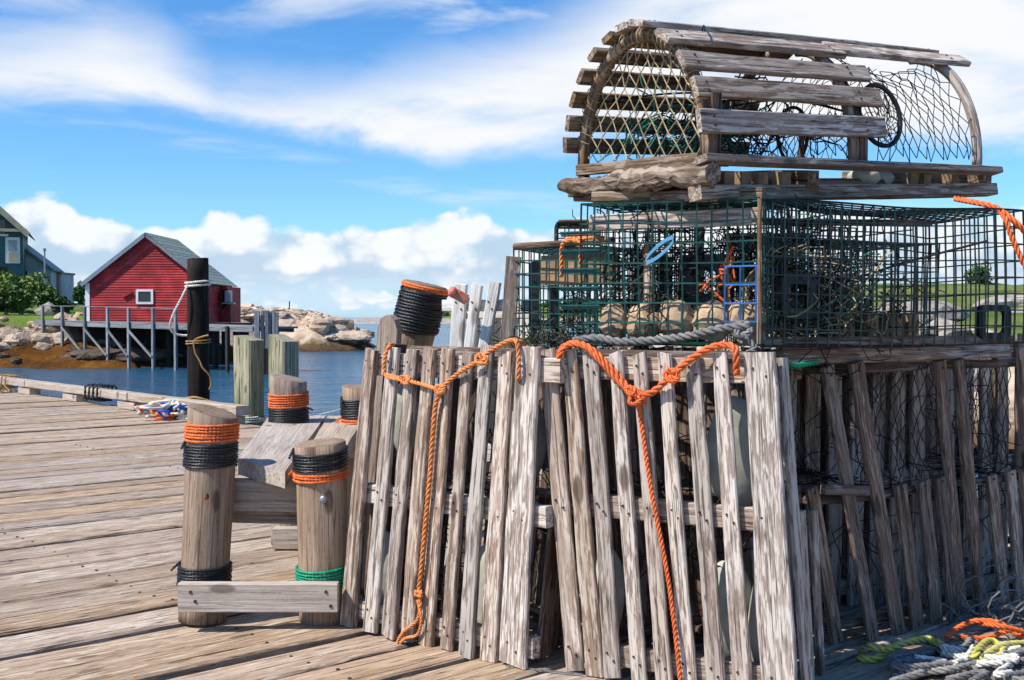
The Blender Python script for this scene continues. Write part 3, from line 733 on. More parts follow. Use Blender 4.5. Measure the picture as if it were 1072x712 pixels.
def stand_trap(label, bl, br, lean, slats, L, D, runners, m='trap', mb_='trap', group=None, laths=11, netseed=1, body_shift=0, netmat='darktwine', tang=26, innet=True, cutw=0):
    bl, br = V(bl), V(br); ex, ey, ez, nrm, W = face_frame(bl, br, lean); o = (bl + br) / 2
    rt = root('wooden_trap', o, label, 'lobster trap', group)
    th = .019
    P = lambda x, y, z: o + ex * x + ey * y + ez * z
    if slats is None:
        nn = max(5, int(W / .085)); slats = []
        for k in range(nn):
            x = (k + .5) / nn * W - W / 2; slats.append((P(x + rg.uniform(-.008, .008), 0, L + rg.uniform(-.02, .02)), P(x, 0, .004), .056))
    for q in slats:
        if len(q) == 6:
            xt, yt, xb, yb, wt, wb = q
            wt -= cutw; wb -= cutw; a, b_ = hit(xt, yt, o, nrm), hit(xb, yb, o, nrm)
            if b_.z > .15 or True:
                d = (b_ - a); 
                if yb >= 700: b_ = a + d * ((a.z - .004) / (a.z - b_.z))
            if b_.z < .004: b_ = a + (b_ - a) * ((a.z - .004) / (a.z - b_.z))
            w0 = (hit(xt + wt / 2, yt, o, nrm) - hit(xt - wt / 2, yt, o, nrm)).length; w1 = (hit(xb + wb / 2, yb, o, nrm) - hit(xb - wb / 2, yb, o, nrm)).length
        else: a, b_, w0 = q; w1 = w0
        mb = MB(); n_ = nrm
        plank(mb, a + n_ * th * .5, b_ + n_ * th * .5, w0, th * rg.uniform(.9, 1.25), n_, wob=.095, taper=(1, w1 / w0), rag=.011, bend=rg.uniform(-.006, .006), tilt=rg.uniform(-.06, .06), ch=.004)
        ax = (b_ - a).normalized(); Ls = (b_ - a).length; cr = ax.cross(n_)
        for zz in [z0 + h / 2 for (z0, h) in runners]:
            sd = (a.z - zz)
            if 0 < sd < Ls:
                for s in ((-.2, .012), (.22, -.01)):
                    nail(mb, a + ax * (sd + s[1]) + cr * w0 * s[0] + n_ * th * 1.08, n_, .0031)
        mb.obj('slat', [M[m], M['nail']], rt)
    for (z0, h) in runners:
        mb = MB(); ext = .012
        plank(mb, P(-W / 2 - ext + z0 * body_shift, .021, z0 + h / 2), P(W / 2 + ext + z0 * body_shift, .021, z0 + h / 2), h, .036, -ey, wob=.03, rag=.004); mb.obj('runner', M[m], rt)
    # bows, laths and nets of the rounded body behind
    zs = [runners[0][0] + runners[0][1] / 2, runners[len(runners) // 2][0] + .03, runners[-1][0] + runners[-1][1] / 2]
    def arch(th_, z, k=1.0): return P(-cos(th_) * W / 2 * .96 * k + z * body_shift, .045 + sin(th_) * D * k, z)
    for z in zs:
        mb = MB(); tube(mb, [arch(pi * i / 16, z, .95) for i in range(17)], .015, 6); mb.obj('bow', M[mb_], rt)
    for k in range(laths):
        a_ = pi * (k + .5) / laths; mb = MB(); A, B = arch(a_, .01), arch(a_, L + rg.uniform(-.015, .015))
        nn = (ex * -cos(a_) * D + ey * sin(a_) * W / 2).normalized()
        plank(mb, A, B, pi * (W / 2 + D) / 2 / laths * rg.uniform(.62, .8), .014, nn, wob=.05, rag=.005); mb.obj('lath', M[mb_], rt)
    if innet:
        mb = MB(); gg = random.Random(netseed)
        for z in zs[1:2] if len(zs) > 2 else zs:
            net(mb, lambda u, v: P((u - .5) * W * .9 + z * body_shift, .06 + v * D * .85 * max(.1, sin(pi * min(.97, max(.03, u)))), z + .05 * sin(5 * u)), 11, 8, .0018, .008, seed=netseed)
        mb.obj('netting', M[netmat], rt); mb = MB()
        tangle(mb, P(0, D * .5, L * .5), (W * .6, D * .35, L * .7), tang * 2, .0022, netseed, 3, 8, .22, ok=lambda p: .05 < (p - o).dot(ey) < D * .9 and abs((p - o).dot(ex)) < W * .42 and .03 < p.z < L * .95)
        if mb.v: mb.obj('net_tangle', M[netmat], rt)
    for z, nm in ((L * .985, 'end_board'), (.025, 'end_board')):
        mb = MB(); plank(mb, P(-W * .42 + z * body_shift, D * .35, z - .01), P(W * .42 + z * body_shift, D * .35, z - .01), .06, .02, -ey, wob=.04); mb.obj(nm, M[mb_], rt)
    return rt, P, nrm, o, W

A_bl, A_br = gz(362, 655), gz(552, 701)
slA = [(392, 366, 367, 656, 15, 17), (414.7, 364, 390, 661, 15, 16), (435, 365, 409.5, 666.5, 15, 16), (453, 365, 429, 674, 15, 16), (472, 366, 448, 679, 16, 17), (492.6, 369, 469.6, 682, 14, 16), (513, 363, 490.5, 688, 15, 17), (534, 366, 513.5, 695, 17, 20), (556, 364, 539, 701, 26, 31)]
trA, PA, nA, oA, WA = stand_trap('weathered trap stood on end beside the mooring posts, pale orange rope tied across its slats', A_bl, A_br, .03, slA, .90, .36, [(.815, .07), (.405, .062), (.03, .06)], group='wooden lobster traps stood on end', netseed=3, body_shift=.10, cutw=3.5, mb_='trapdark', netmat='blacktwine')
B_bl, B_br = gz(606, 704), gz(820, 738)
slB = [(574.6, 366, 604, 701, 18, 20), (598, 366, 625, 708, 16, 19), (620, 369, 643.6, 711, 16, 18), (646, 369, 671, 711.9, 15, 17), (671, 370, 697, 711.9, 15, 18), (697, 369, 722, 711.9, 16, 18), (726, 371, 751, 711.9, 17, 20), (755, 370, 778.5, 711.9, 17, 21), (796, 368, 817, 711.9, 33, 40)]
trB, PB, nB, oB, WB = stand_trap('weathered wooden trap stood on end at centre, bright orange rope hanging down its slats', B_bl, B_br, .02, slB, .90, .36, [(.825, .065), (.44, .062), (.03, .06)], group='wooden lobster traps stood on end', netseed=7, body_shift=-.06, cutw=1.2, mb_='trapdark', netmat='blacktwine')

for a, b_, w_ in ((at(819, 373, 3.0), gz(846, 733), .036), (at(838, 533, 3.12), gz(848, 717), .03), (at(851, 533, 3.2), gz(859, 707), .03)):
    mb = MB(); a.z -= .004; b_.z = .004; plank(mb, a, b_, w_, .018, V((.75, -.66, 0)), wob=.08, rag=.006); mb.obj('lath', [M['trap'], M['nail']], trB)
# the shaded traps on the right
C_l, C_r = gz(937, 664), gz(1067, 632)
cx_ = (C_r - C_l); cx_.z = 0; cx_.normalize(); cn = V((cx_.y, -cx_.x, 0))
if cn.y > 0: cn = -cn
C0 = C_l
def cpt(px, py): return hit(px, py, C0, cn)
def shade_trap(label, sl, base_px, netpx, seed, D=.36, backw=.97):
    L_, R_ = cpt(*base_px[0]), cpt(*base_px[1]); o = (L_ + R_) / 2; o.z = 0; W = (R_ - L_).length
    rt = root('wooden_trap', o, label, 'lobster trap', 'wooden lobster traps stood on end')
    for (xt, yt, xb, yb, w, dep) in sl:
        a, b_ = cpt(xt, yt), cpt(xb, yb); b_ = a + (b_ - a) * ((a.z - .004) / (a.z - b_.z)) if b_.z < .12 else b_
        a, b_ = a - cn * dep, b_ - cn * dep; w = w * 1.1
        ww = w / F * a.y * 1.12; mb = MB(); plank(mb, a, b_, ww, .018, cn, wob=.08, rag=.006, tilt=rg.uniform(-.12, .12)); 
        for s in (.03, .97): nail(mb, a.lerp(b_, s) + cn * .0095, cn, .004)
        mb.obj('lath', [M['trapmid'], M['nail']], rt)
    P = lambda x, y, z: o + cx_ * x - cn * y + V((0, 0, z))
    for z in (.05, .44, .84):
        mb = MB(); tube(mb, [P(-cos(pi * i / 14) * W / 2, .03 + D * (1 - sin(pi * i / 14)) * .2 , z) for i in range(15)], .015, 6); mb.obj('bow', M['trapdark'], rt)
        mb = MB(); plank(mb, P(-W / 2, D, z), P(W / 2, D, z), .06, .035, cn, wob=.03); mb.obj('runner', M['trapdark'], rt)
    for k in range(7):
        mb = MB(); x = (k + .5) / 7 * W - W / 2; plank(mb, P(x, D + .03, .01), P(x, D + .03, .89), backw * W / 7, .018, cn, wob=.03); mb.obj('slat', M['trapdark'], rt)  # nearly gapless and in the darkened wood, to blacken the trap's inside
    mb = MB()
    (x0, y0), (x1, y1) = netpx
    a, b_, c, d = cpt(x0, y0), cpt(x1, y0), cpt(x0, y1), cpt(x1, y1)
    net(mb, lambda u, v: a.lerp(b_, u).lerp(c.lerp(d, u), v) - cn * (.03 + .03 * sin(pi * u) * sin(pi * v)), 8, 8, .002, .004, seed=seed)
    mb.obj('netting', M['blacktwine'], rt); mb = MB()
    net(mb, lambda u, v: P((u - .5) * W, .06 + v * D * .9, .46 + .04 * sin(6 * u)), 8, 6, .002, .01, seed=seed + 2)
    mb.obj('netting', M['blacktwine'], rt); mb = MB()
    tangle(mb, P(0, D * .5, .45), (W * .6, D * .4, .6), 40, .002, seed, 3, 8, .22, ok=lambda p: .03 < (p - o).dot(-cn) < D and abs((p - o).dot(cx_)) < W * .45 and .03 < p.z < .86)
    mb.obj('net_tangle', M['blacktwine'], rt)
    return rt, P, W
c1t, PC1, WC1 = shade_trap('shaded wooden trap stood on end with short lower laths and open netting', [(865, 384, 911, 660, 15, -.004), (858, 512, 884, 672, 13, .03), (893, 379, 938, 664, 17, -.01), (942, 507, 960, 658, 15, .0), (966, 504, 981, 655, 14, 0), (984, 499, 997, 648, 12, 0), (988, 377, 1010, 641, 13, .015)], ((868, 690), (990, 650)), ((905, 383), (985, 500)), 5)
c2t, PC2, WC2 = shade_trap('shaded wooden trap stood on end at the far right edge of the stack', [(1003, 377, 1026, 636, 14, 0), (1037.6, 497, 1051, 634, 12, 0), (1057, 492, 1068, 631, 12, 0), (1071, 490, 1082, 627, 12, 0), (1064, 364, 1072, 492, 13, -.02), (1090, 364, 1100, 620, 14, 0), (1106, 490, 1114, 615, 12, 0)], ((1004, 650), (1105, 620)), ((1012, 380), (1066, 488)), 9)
mb = MB(); a, b_ = cpt(822, 374), cpt(1058, 366); a -= cn * .02; b_ -= cn * .02
plank(mb, a, b_, .05, .035, cn + V((0, 0, .3)), wob=.06, bend=-.012); mb.obj('rail_board', M['trapgrey'], label='bowed weathered rail board lying under the right wire cage', cat='board')
mb = MB(); a, b_ = cpt(858, 512) + cn * .012, cpt(905, 513) + cn * .012; plank(mb, a, b_, .03, .02, cn); mb.obj('cross_lath', M['trapdark'], c1t)

stand_trap('shaded wooden trap stood on end farthest right behind the rail board', V((1.62, 4.36, 0)), V((2.35, 4.62, 0)), 0, None, .92, .3, [(.84, .06), (.4, .06), (.03, .06)], m='trapgrey', mb_='trapdark', group='wooden lobster traps stood on end', netseed=51, laths=7, tang=6)
# bleached trap behind the first one
bl, br = V((-.235, 4.0, 0)), V((.05, 3.9, 0))
ex, ey, ez, nr, W_ = face_frame(bl, br, 0); oo = (bl + br) / 2
slD = [(483.7, 297, 466, 364, 15, 15), (501, 297, 489, 364, 12, 12), (519.5, 295, 508, 359, 12, 12)]
sl3 = []
for (xt, yt, xb, yb, w, _) in slD:
    a, b_ = hit(xt, yt, oo, nr), hit(xb, yb, oo, nr); b_ = a + (b_ - a) * ((a.z - .004) / (a.z - b_.z)); 
    b_ = V((max(-.25, b_.x), b_.y, b_.z)); sl3.append((a, b_, w / F * a.y))
trD, PD_, nD, oD, WD = stand_trap('sun bleached whitish wooden trap stood on end behind the front traps', bl, br, 0, sl3, 1.05, .3, [(1.02, .04), (.5, .06), (.03, .06)], m='bleach', mb_='bleach', group='wooden lobster traps stood on end', laths=8, netseed=13, tang=14)
mb = MB(); a = at(538, 269, 3.86); b_ = at(530, 362, 3.86); b_ = a + (b_ - a) * ((a.z - .01) / (a.z - b_.z)); b_.x = max(b_.x, -.09)
plank(mb, a, b_, .05, .045, (0, -1, 0), wob=.06); mb.obj('corner_post', M['trapgrey'], trD)
# supports: more traps in the middle of the stack
stand_trap('grey wooden trap stood on end inside the stack under the wire cages', V((.36, 3.72, 0)), V((.92, 3.68, 0)), 0, None, .88, .34, [(.8, .06), (.4, .06), (.03, .06)], group='wooden lobster traps stood on end', netseed=21, laths=8, tang=10)

# red plastic tag on the bleached trap
mb = MB(); a = at(471, 304, 3.88); b_ = at(489, 314, 3.88)
plank(mb, a, b_, .035, .012, (0, -1, 0), wob=.2, bend=.004); blob(mb, at(474, 305, 3.87), (.016, .012, .016), 3, 2, .2)
mb.obj('plastic_tag', M['plastictag'], label='faded red plastic tag hanging on the bleached trap slats', cat='tag', smooth=False)

# leaning roped post and rounded board
rt = root('leaning_post', V((-.60, 4.19, 0)), 'log post leaning behind the front trap, wound with black rope under an orange band', 'post')
b5, t5 = V((-.60, 4.19, 0)), at(446, 298, 4.13)
mb = MB(); log(mb, b5, t5, .073, .077, 28, 31, .04, (.03, .0), 18); p5 = mb.obj('log', M['post'], rt, smooth=True)
L5 = (t5 - b5).length
mb = MB(); wrap(mb, b5, t5, lambda s: .077, L5 - .172, L5 - .022, 13, .0062, seed=1); mb.obj('rope_wrap', M['blackrope'], p5, smooth=True)
mb = MB(); wrap(mb, b5, t5, lambda s: .077, L5 - .019, L5 - .003, 2, .0064, seed=2, tilt=.001); mb.obj('rope_wrap', M['orange'], p5, smooth=True)
mb = MB(); a, b_ = at(409, 330, 3.98), V((-.50, 4.1, 0.02)); nrm_ = V((-.5, -.85, .1)); x, y, z = frame(b_ - a, nrm_)
vs, gs = [], []; hw, th_ = .042, .03; prof = [(0.0, -hw * .2), (.012, -hw * .65), (.045, -hw)] + [((b_ - a).length * k / 12, -hw) for k in range(1, 13)]
for s in (1, -1):
    for (d, u) in prof:
        for sg in (1, -1): vs.append(a + x * d + y * u * sg + z * s * th_ / 2); gs.append((d, u * sg, s * th_))
nP = len(prof); fs = []
for i in range(nP - 1):
    p = i * 2; q = nP * 2 + p
    fs += [(p, p + 1, p + 3, p + 2), (q, q + 2, q + 3, q + 1), (p, p + 2, q + 2, q), (p + 1, q + 1, q + 3, p + 3)]
fs += [(0, nP * 2, nP * 2 + 1, 1), (nP * 2 - 2, nP * 2 - 1, nP * 4 - 1, nP * 4 - 2)]
mb.add(vs, fs, gs, .7); mb.obj('rounded_board', M['post'], label='round topped pale board leaning left of the black roped post', cat='board')

# ballast stones seen between the slats
def stone(px, py, w, h, P0, nrm, o, label, dep=.085, seed=1):
    c = hit(px, py, o - nrm * dep, nrm); s = c.y / F
    mb = MB(); blob(mb, c, (w * s / 2, .035, h * s / 2), seed, 3, .14, 1.1)
    # keep it resting on something: lies against the runners inside
    mb.obj('ballast_stone', M['stone'], label=label, cat='stone', group='flat ballast stones inside the wooden traps', smooth=True)
for q in ((545, 460, 52, 105, 'large pale oval stone high behind right slats of the pale orange roped trap'), (424, 440, 34, 78, 'pale oval stone high behind the left slats of the pale orange roped trap'),
          (404, 600, 34, 82, 'grey green stone low behind the left slats of the pale orange roped trap'), (512, 618, 36, 104, 'grey green stone low behind the right slats of the pale orange roped trap')):
    stone(q[0], q[1], q[2], q[3], PA, nA, oA, q[4], seed=q[0])
for q in ((768, 474, 62, 122, 'large grey green oval stone high in the bright orange roped trap'), (762, 640, 52, 110, 'tan grey stone low behind the right slats of the bright orange roped trap'),
          (800, 655, 36, 110, 'pale stone lowest beside the widest slat of the bright orange roped trap'), (634, 625, 40, 110, 'long grey stone low behind the left slats of the bright orange roped trap')):
    stone(q[0], q[1], q[2], q[3], PB, nB, oB, q[4], seed=q[0])

# ---------------------------------------------------------------- wire cages
def wire_cage(name, label, pl, z0, z1, pitch, m='wire', top=True, group='wire mesh lobster traps on the stack', r=.0031, sag=.012, seed=1, runners=True, pz=None):
    """pl: plan corners (front left, front right, back right, back left)"""
    pl = [V((p[0], p[1], 0)) for p in pl]; c = sum(pl, V()) / 4
    rt = root(name, (c.x, c.y, z0), label, 'wire trap', group)
    def wp(p): 
        return p + V((noise.noise(p * 2.3 + V((seed, 0, 0))), noise.noise(p * 2.3 + V((0, seed, 5))), noise.noise(p * 2.3 + V((9, 0, seed))))) * sag
    def panel(nm, a, b, c_, d):            # a-b bottom edge, d-c top edge
        mb = MB(); nu = max(2, round((b - a).length / pitch)); nv = max(2, round((d - a).length / (pz or pitch)))
        f = lambda u, v: wp(a.lerp(b, u).lerp(d.lerp(c_, u), v))
        for i in range(nu + 1):
            if i % nu and rg.random() < .02: continue
            tube(mb, [f(i / nu, k / nv / 2) for k in range(nv * 2 + 1)], r * (1.25 if i in (0, nu) else 1), 4, caps=False)
        for k in range(nv + 1):
            tube(mb, [f(i / nu / 2, k / nv) for i in range(nu * 2 + 1)], r * (1.25 if k in (0, nv) else 1), 4, caps=False)
        mb.obj(nm, M[m], rt)
    lo = [p + V((0, 0, z0)) for p in pl]; hi_ = [p + V((0, 0, z1)) for p in pl]
    panel('wire_panel', lo[0], lo[1], hi_[1], hi_[0]); panel('wire_panel', lo[1], lo[2], hi_[2], hi_[1])
    panel('wire_panel', lo[2], lo[3], hi_[3], hi_[2]); panel('wire_panel', lo[3], lo[0], hi_[0], hi_[3])
    panel('wire_floor', lo[0], lo[1], lo[2], lo[3])
    if top: panel('wire_lid', hi_[0], hi_[1], hi_[2], hi_[3])
    return rt
def rframe(nm, c, ux, uz, w, h, bw, th, m, parent, rr=.012):
    """rectangular plastic frame with rounded outline"""
    c, ux, uz = V(c), V(ux).normalized(), V(uz).normalized(); uy = ux.cross(uz)
    def ring(w_, h_, r_):
        o = []
        for (sx, sz, a0) in ((1, 1, 0), (-1, 1, 90), (-1, -1, 180), (1, -1, 270)):
            for k in range(4):
                a = R(a0 + k * 30); o.append((sx * (w_ / 2 - r_) + r_ * cos(a), sz * (h_ / 2 - r_) + r_ * sin(a)))
        return o
    mb = MB(); O, I = ring(w, h, rr * 2), ring(w - 2 * bw, h - 2 * bw, rr); n = len(O); vs = []
    for lay in (O, I):
        for s in (-1, 1): vs += [c + ux * x + uz * z + uy * s * th / 2 for x, z in lay]
    fs = []
    for k in range(n):
        l = (k + 1) % n
        fs += [(k, l, n * 2 + l, n * 2 + k), (n + k, n * 3 + k, n * 3 + l, n + l), (k, n + k, n + l, l), (2 * n + k, 2 * n + l, 3 * n + l, 3 * n + k)]
    mb.add(vs, fs, [tuple(v) for v in vs], .5); return mb.obj(nm, M[m], parent)

Zb = .925
d0, d1 = at(794, 300, 3.2), at(611, 300, 3.45)
dd = V((d1.x - d0.x, d1.y - d0.y, 0)); dl = dd.normalized(); dn = V((-dl.y, dl.x, 0)); dn = dn if dn.y > 0 else -dn
cD = wire_cage('wire_cage', 'large green wire cage at the centre of the stack with a blue strap', [d1, d0, d0 + dn * .36, d1 + dn * .40], Zb, 1.335, .0435, pz=.056, seed=2)
PDx = lambda s, y, z: V((d0.x, d0.y, 0)) + dl * s + dn * y + V((0, 0, z))
WDl = dd.length
mb = MB(); plank(mb, PDx(-.004, -.004, Zb + .0), PDx(-.004, -.004, 1.33), .013, .012, -dn, wob=.25); mb.obj('corner_strip', M['rotten'], cD)
mb = MB(); plank(mb, PDx(.0, .05, 1.285), PDx(WDl, .05, 1.285), .05, .025, -dn, wob=.05); mb.obj('top_strip', M['trap'], cD)
mb = MB(); plank(mb, PDx(.01, .09, 1.352), PDx(WDl - .0, .08, 1.366), .032, .05, -dn, wob=.08); mb.obj('top_runner', M['rotten'], cD)
mb = MB(); plank(mb, PDx(.01, .30, 1.36), PDx(WDl, .33, 1.372), .04, .05, -dn, wob=.08); mb.obj('top_runner', M['rotten'], cD)
for k, (sx, w_, h_) in enumerate(((.05, .062, .062), (.16, .06, .056), (.27, .063, .066), (.375, .05, .054), (.46, .045, .058))):
    mb = MB(); blob(mb, PDx(sx, .075, Zb + h_ + .002), (w_, .045, h_), k * 2.3 + 4, 3, .2, 1.5, math.atan2(dl.y, dl.x), .3); mb.obj('ballast_stone', M['tanstone'], cD)
mb = MB(); plank(mb, PDx(.365, .10, Zb + .02), PDx(.36, .10, Zb + .30), .03, .025, -dn, wob=.04); mb.obj('divider_post', M['trapgrey'], cD)
def divider(rt, a, b_, z0, z1, m, pitch=.038, pz=.048):
    mb = MB(); nu, nv = max(2, round((b_ - a).length / pitch)), max(2, round((z1 - z0) / pz))
    f = lambda u, v: a.lerp(b_, u) + V((0, 0, z0 + (z1 - z0) * v)) + V((.01 * noise.noise(V((u * 3, v * 3, z0 * 9))), .012 * noise.noise(V((u * 3, v * 3, z0 * 9 + 4))), 0))
    for i in range(nu + 1): tube(mb, [f(i / nu, k / 6) for k in range(7)], .0026, 4, caps=False)
    for k in range(nv + 1): tube(mb, [f(i / 6, k / nv) for i in range(7)], .0026, 4, caps=False)
    mb.obj('divider_panel', M[m], rt)
divider(cD, PDx(.33, .01, 0), PDx(.31, .36, 0), Zb, 1.33, 'wiredark'); divider(cD, PDx(.02, .2, 0), PDx(.5, .22, 0), Zb, 1.2, 'wiredark')
mb = MB(); tangle(mb, PDx(.40, .16, Zb + .18), (.16, .2, .24), 60, .0022, 25, 3, 8, .12); mb.obj('net_tangle', M['blacktwine'], cD)
mb = MB(); tangle(mb, PDx(.16, .28, Zb + .25), (.3, .12, .2), 70, .0022, 26, 3, 8, .12); mb.obj('net_tangle', M['blacktwine'], cD)
rframe('escape_vent', PDx(.43, .30, Zb + .2), dl, (0, 0, 1), .11, .17, .035, .02, 'blackplastic', cD)
rframe('bait_door', PDx(.22, .2, Zb + .18), dl, (0, 0, 1), .17, .17, .05, .02, 'blackplastic', cD)
mb = MB(); net(mb, lambda u, v: PDx(.30 + u * .2 - .1 * v, .06 + .25 * v, Zb + .14 + (u - .5) * .05 + .16 * v * sin(pi * u)), 9, 8, .0018, .005, seed=3)
mb.obj('funnel_net', M['darktwine'], cD); mb = MB()
net(mb, lambda u, v: PDx(.03 + .09 * v + .06 * sin(6.28 * u) * (1 - .4 * v), .18 + .12 * v, Zb + .17 + .15 * (1 - .5 * v) * cos(6.28 * u)), 16, 6, .0018, .003, seed=5)
mb.obj('funnel_net', M['darktwine'], cD); mb = MB()
tangle(mb, PDx(.15, .22, Zb + .2), (.3, .25, .3), 26, .0018, 5); mb.obj('net_tangle', M['darktwine'], cD)
mb = MB()
for k in range(3): tube(mb, [PDx(.005 + .045 * k, -.006, Zb + .06 + .0 * k), PDx(.005 + .045 * k, -.006, Zb + .22)], .0032, 4)
for k in range(4): tube(mb, [PDx(-.004, -.006, Zb + .062 + .052 * k), PDx(.095, -.006, Zb + .062 + .052 * k)], .0032, 4)
mb.obj('mended_mesh', M['bluewire'], cD)
# green door hinge panel
mb = MB()
for k in range(5):
    for j in range(3): tube(mb, [PDx(.545 - .07, -.008 - j * .004, Zb + .1 + k * .055 + j * .005), PDx(.545 + .06, -.008 - j * .004, Zb + .1 + k * .055 + j * .005)], .003, 4)
mb.obj('hinge_wire', M['wire'], cD)
mb = MB(); pts = []
for i in range(25):
    a = 2 * pi * i / 24; q = at(692, 262, 3.29) + dl * (-.042 * cos(a)) + V((0, 0, .016 * sin(a) + .03 * cos(a))); pts.append(q)
T_, U_ = frames(pts); 
vs, gs, fs = [], [], []
for i, q in enumerate(pts):
    for s in (1, -1): vs.append(q + V((0, 0, s * .0055)) - dn * .012); vs.append(q + V((0, 0, s * .0055)) - dn * .007)
for i in range(24):
    a = i * 4; b_ = a + 4
    fs += [(a, b_, b_ + 2, a + 2), (a + 1, a + 3, b_ + 3, b_ + 1), (a, a + 1, b_ + 1, b_), (a + 2, b_ + 2, b_ + 3, a + 3)]
mb.add(vs, fs, [tuple(v) for v in vs], .5)
mb.obj('rubber_strap', M['bluestrap'], label='pale blue rubber strap looped on the mesh of the central cage', cat='strap')

e0, e1 = at(797, 300, 3.215), at(1071, 300, 3.55)
el_ = V((e1.x - e0.x, e1.y - e0.y, 0)).normalized(); en = V((-el_.y, el_.x, 0)); WE = V((e1.x - e0.x, e1.y - e0.y, 0)).length
eb0 = PDx(-.03, .40, 0)
cE = wire_cage('wire_cage', 'long dark green wire cage at the right of the stack with a black framed opening', [e0, e1, e1 + en * .42, eb0 + el_ * .03], .915, 1.325, .0375, m='wiredark', pz=.049, seed=6, r=.0028)
PE_ = lambda s, y, z: V((e0.x, e0.y, 0)) + el_ * s + en * y + V((0, 0, z))
rframe('escape_vent', PE_(WE - .105, .012, .985), el_, (0, 0, 1), .125, .105, .02, .02, 'blackplastic', cE)
rframe('entrance_frame', PE_(.16, .06, 1.06), el_ + en * .2, (0, 0, 1), .14, .13, .03, .02, 'blackplastic', cE)
mb = MB()
net(mb, lambda u, v: PE_(.16 + cos(6.28 * u) * (.2 - .13 * v), .03 + .18 * v, 1.06 + sin(6.28 * u) * (.15 - .1 * v)), 20, 9, .0019, .004, seed=8)
mb.obj('funnel_net', M['twine'], cE); mb = MB()
net(mb, lambda u, v: PE_(.08 + u * .42, .28 - .1 * v, .94 + v * .3 - .1 * u), 16, 9, .0018, .008, seed=18)
mb.obj('funnel_net', M['twine'], cE); mb = MB()
net(mb, lambda u, v: PE_(.36 + .16 * v, .08 + u * .34, .94 + v * .26), 10, 8, .0018, .006, seed=28)
mb.obj('funnel_net', M['twine'], cE); mb = MB()
tangle(mb, PE_(.25, .22, 1.02), (.30, .16, .10), 60, .0013, 9, 3, 8, .09)
mb.obj('net_tangle', M['twine'], cE)
mb = MB(); tangle(mb, PE_(.38, .2, 1.08), (.22, .2, .2), 34, .0022, 19, 3, 8, .16); mb.obj('green_net', M['greentwine'], cE)
divider(cE, PE_(.32, .03, 0), PE_(.36, .40, 0), .92, 1.31, 'wiredark'); divider(cE, PE_(.55, .03, 0), PE_(.58, .40, 0), .92, 1.31, 'wiredark')
divider(cE, PE_(.03, .22, 0), PE_(.50, .24, 0), .95, 1.28, 'wiredark', .034, .042); divider(cE, PE_(.02, .06, 0), PE_(.42, .09, 0), 1.17, 1.31, 'wiredark', .03, .034)
mb = MB(); tangle(mb, PE_(.20, .16, 1.06), (.34, .16, .26), 90, .0021, 29, 3, 8, .14); mb.obj('net_tangle', M['blacktwine'], cE)
mb = MB(); tangle(mb, PE_(.48, .22, 1.0), (.2, .2, .14), 50, .0021, 39, 3, 8, .12); mb.obj('net_tangle', M['darktwine'], cE)
for k, s in enumerate((.40, .50, .585, .655)):
    mb = MB(); c = PE_(s, .2, .965); box(mb, c, el_ * (.032 if k % 2 == 0 else .02), en * .05, V((0, 0, .042)), None); mb.obj('ballast_brick', M['brick'], cE)
mb = MB(); plank(mb, PE_(.02, .03, .93), PE_(WE - .02, .03, .93), .025, .03, -en, wob=.05); mb.obj('floor_strip', M['trapdark'], cE)
mb = MB(); plank(mb, PE_(.02, .38, 1.30), PE_(WE - .05, .36, 1.315), .022, .03, -en, wob=.06); mb.obj('lid_strip', M['trapgrey'], cE)
mb = MB(); tube(mb, [PE_(.4, .2, 1.10), PE_(.62, .16, 1.17), PE_(WE - .12, .02, 1.235)], .004, 5); mb.obj('spring_hook', M['blackplastic'], cE)
mb = MB(); plank(mb, PE_(.08, .33, 1.235), PE_(.42, .36, 1.245), .05, .02, -en, wob=.05); plank(mb, PE_(.08, .33, 1.15), PE_(.40, .36, 1.12), .05, .02, -en, wob=.05); mb.obj('back_slat', M['bleach'], cE)

r0, r1 = PE_(.42, .50, 0), PE_(1.02, .46, 0)
cR = wire_cage('wire_cage', 'dark wire cage hidden behind the long right cage, seen only through its mesh', [r0, r1, r1 + en * .42, r0 + en * .42], .91, 1.255, .042, m='wiredark', pz=.05, seed=19, r=.0026)
mb = MB(); q0 = (r0 + r1) / 2 + en * .2; tangle(mb, V((q0.x - .12, q0.y, 1.06)), (.22, .2, .16), 60, .0021, 49, 3, 8, .14); mb.obj('net_tangle', M['greentwine'], cR)
mb = MB(); plank(mb, r0 + V((.0, .06, 1.03)), r0 + el_ * .36 + V((0, .06, 1.02)), .09, .02, -en, wob=.05); mb.obj('back_slat', M['trap'], cR)
stand_trap('grey wooden trap stood on end under the hidden cage behind the right cage', r0 + en * .05, r1 + en * .05, 0, None, .88, .32, [(.8, .06), (.4, .06), (.03, .06)], group='wooden lobster traps stood on end', netseed=61, laths=8, tang=4)
f0, f1 = at(538.5, 300, 3.84), at(642, 300, 3.66)
fl = V((f1.x - f0.x, f1.y - f0.y, 0)).normalized(); fn_ = V((-fl.y, fl.x, 0)); WF = V((f1.x - f0.x, f1.y - f0.y, 0)).length
cF = wire_cage('wire_cage', 'small green wire cage at the left of the stack holding a black plastic frame', [f0, f1, f1 + fn_ * .3, f0 + fn_ * .3], .925, 1.225, .034, pz=.046, seed=11)
PF = lambda s, y, z: V((f0.x, f0.y, 0)) + fl * s + fn_ * y + V((0, 0, z))
rframe('vent_frame', PF(.075, .07, 1.075), fl + fn_ * .3, (0, 0, 1), .10, .23, .03, .025, 'blackplastic', cF)
mb = MB(); plank(mb, PF(.09, .03, 1.155), PF(WF, .04, 1.155), .10, .02, -fn_, wob=.05); mb.obj('end_board', M['burlap'], cF)
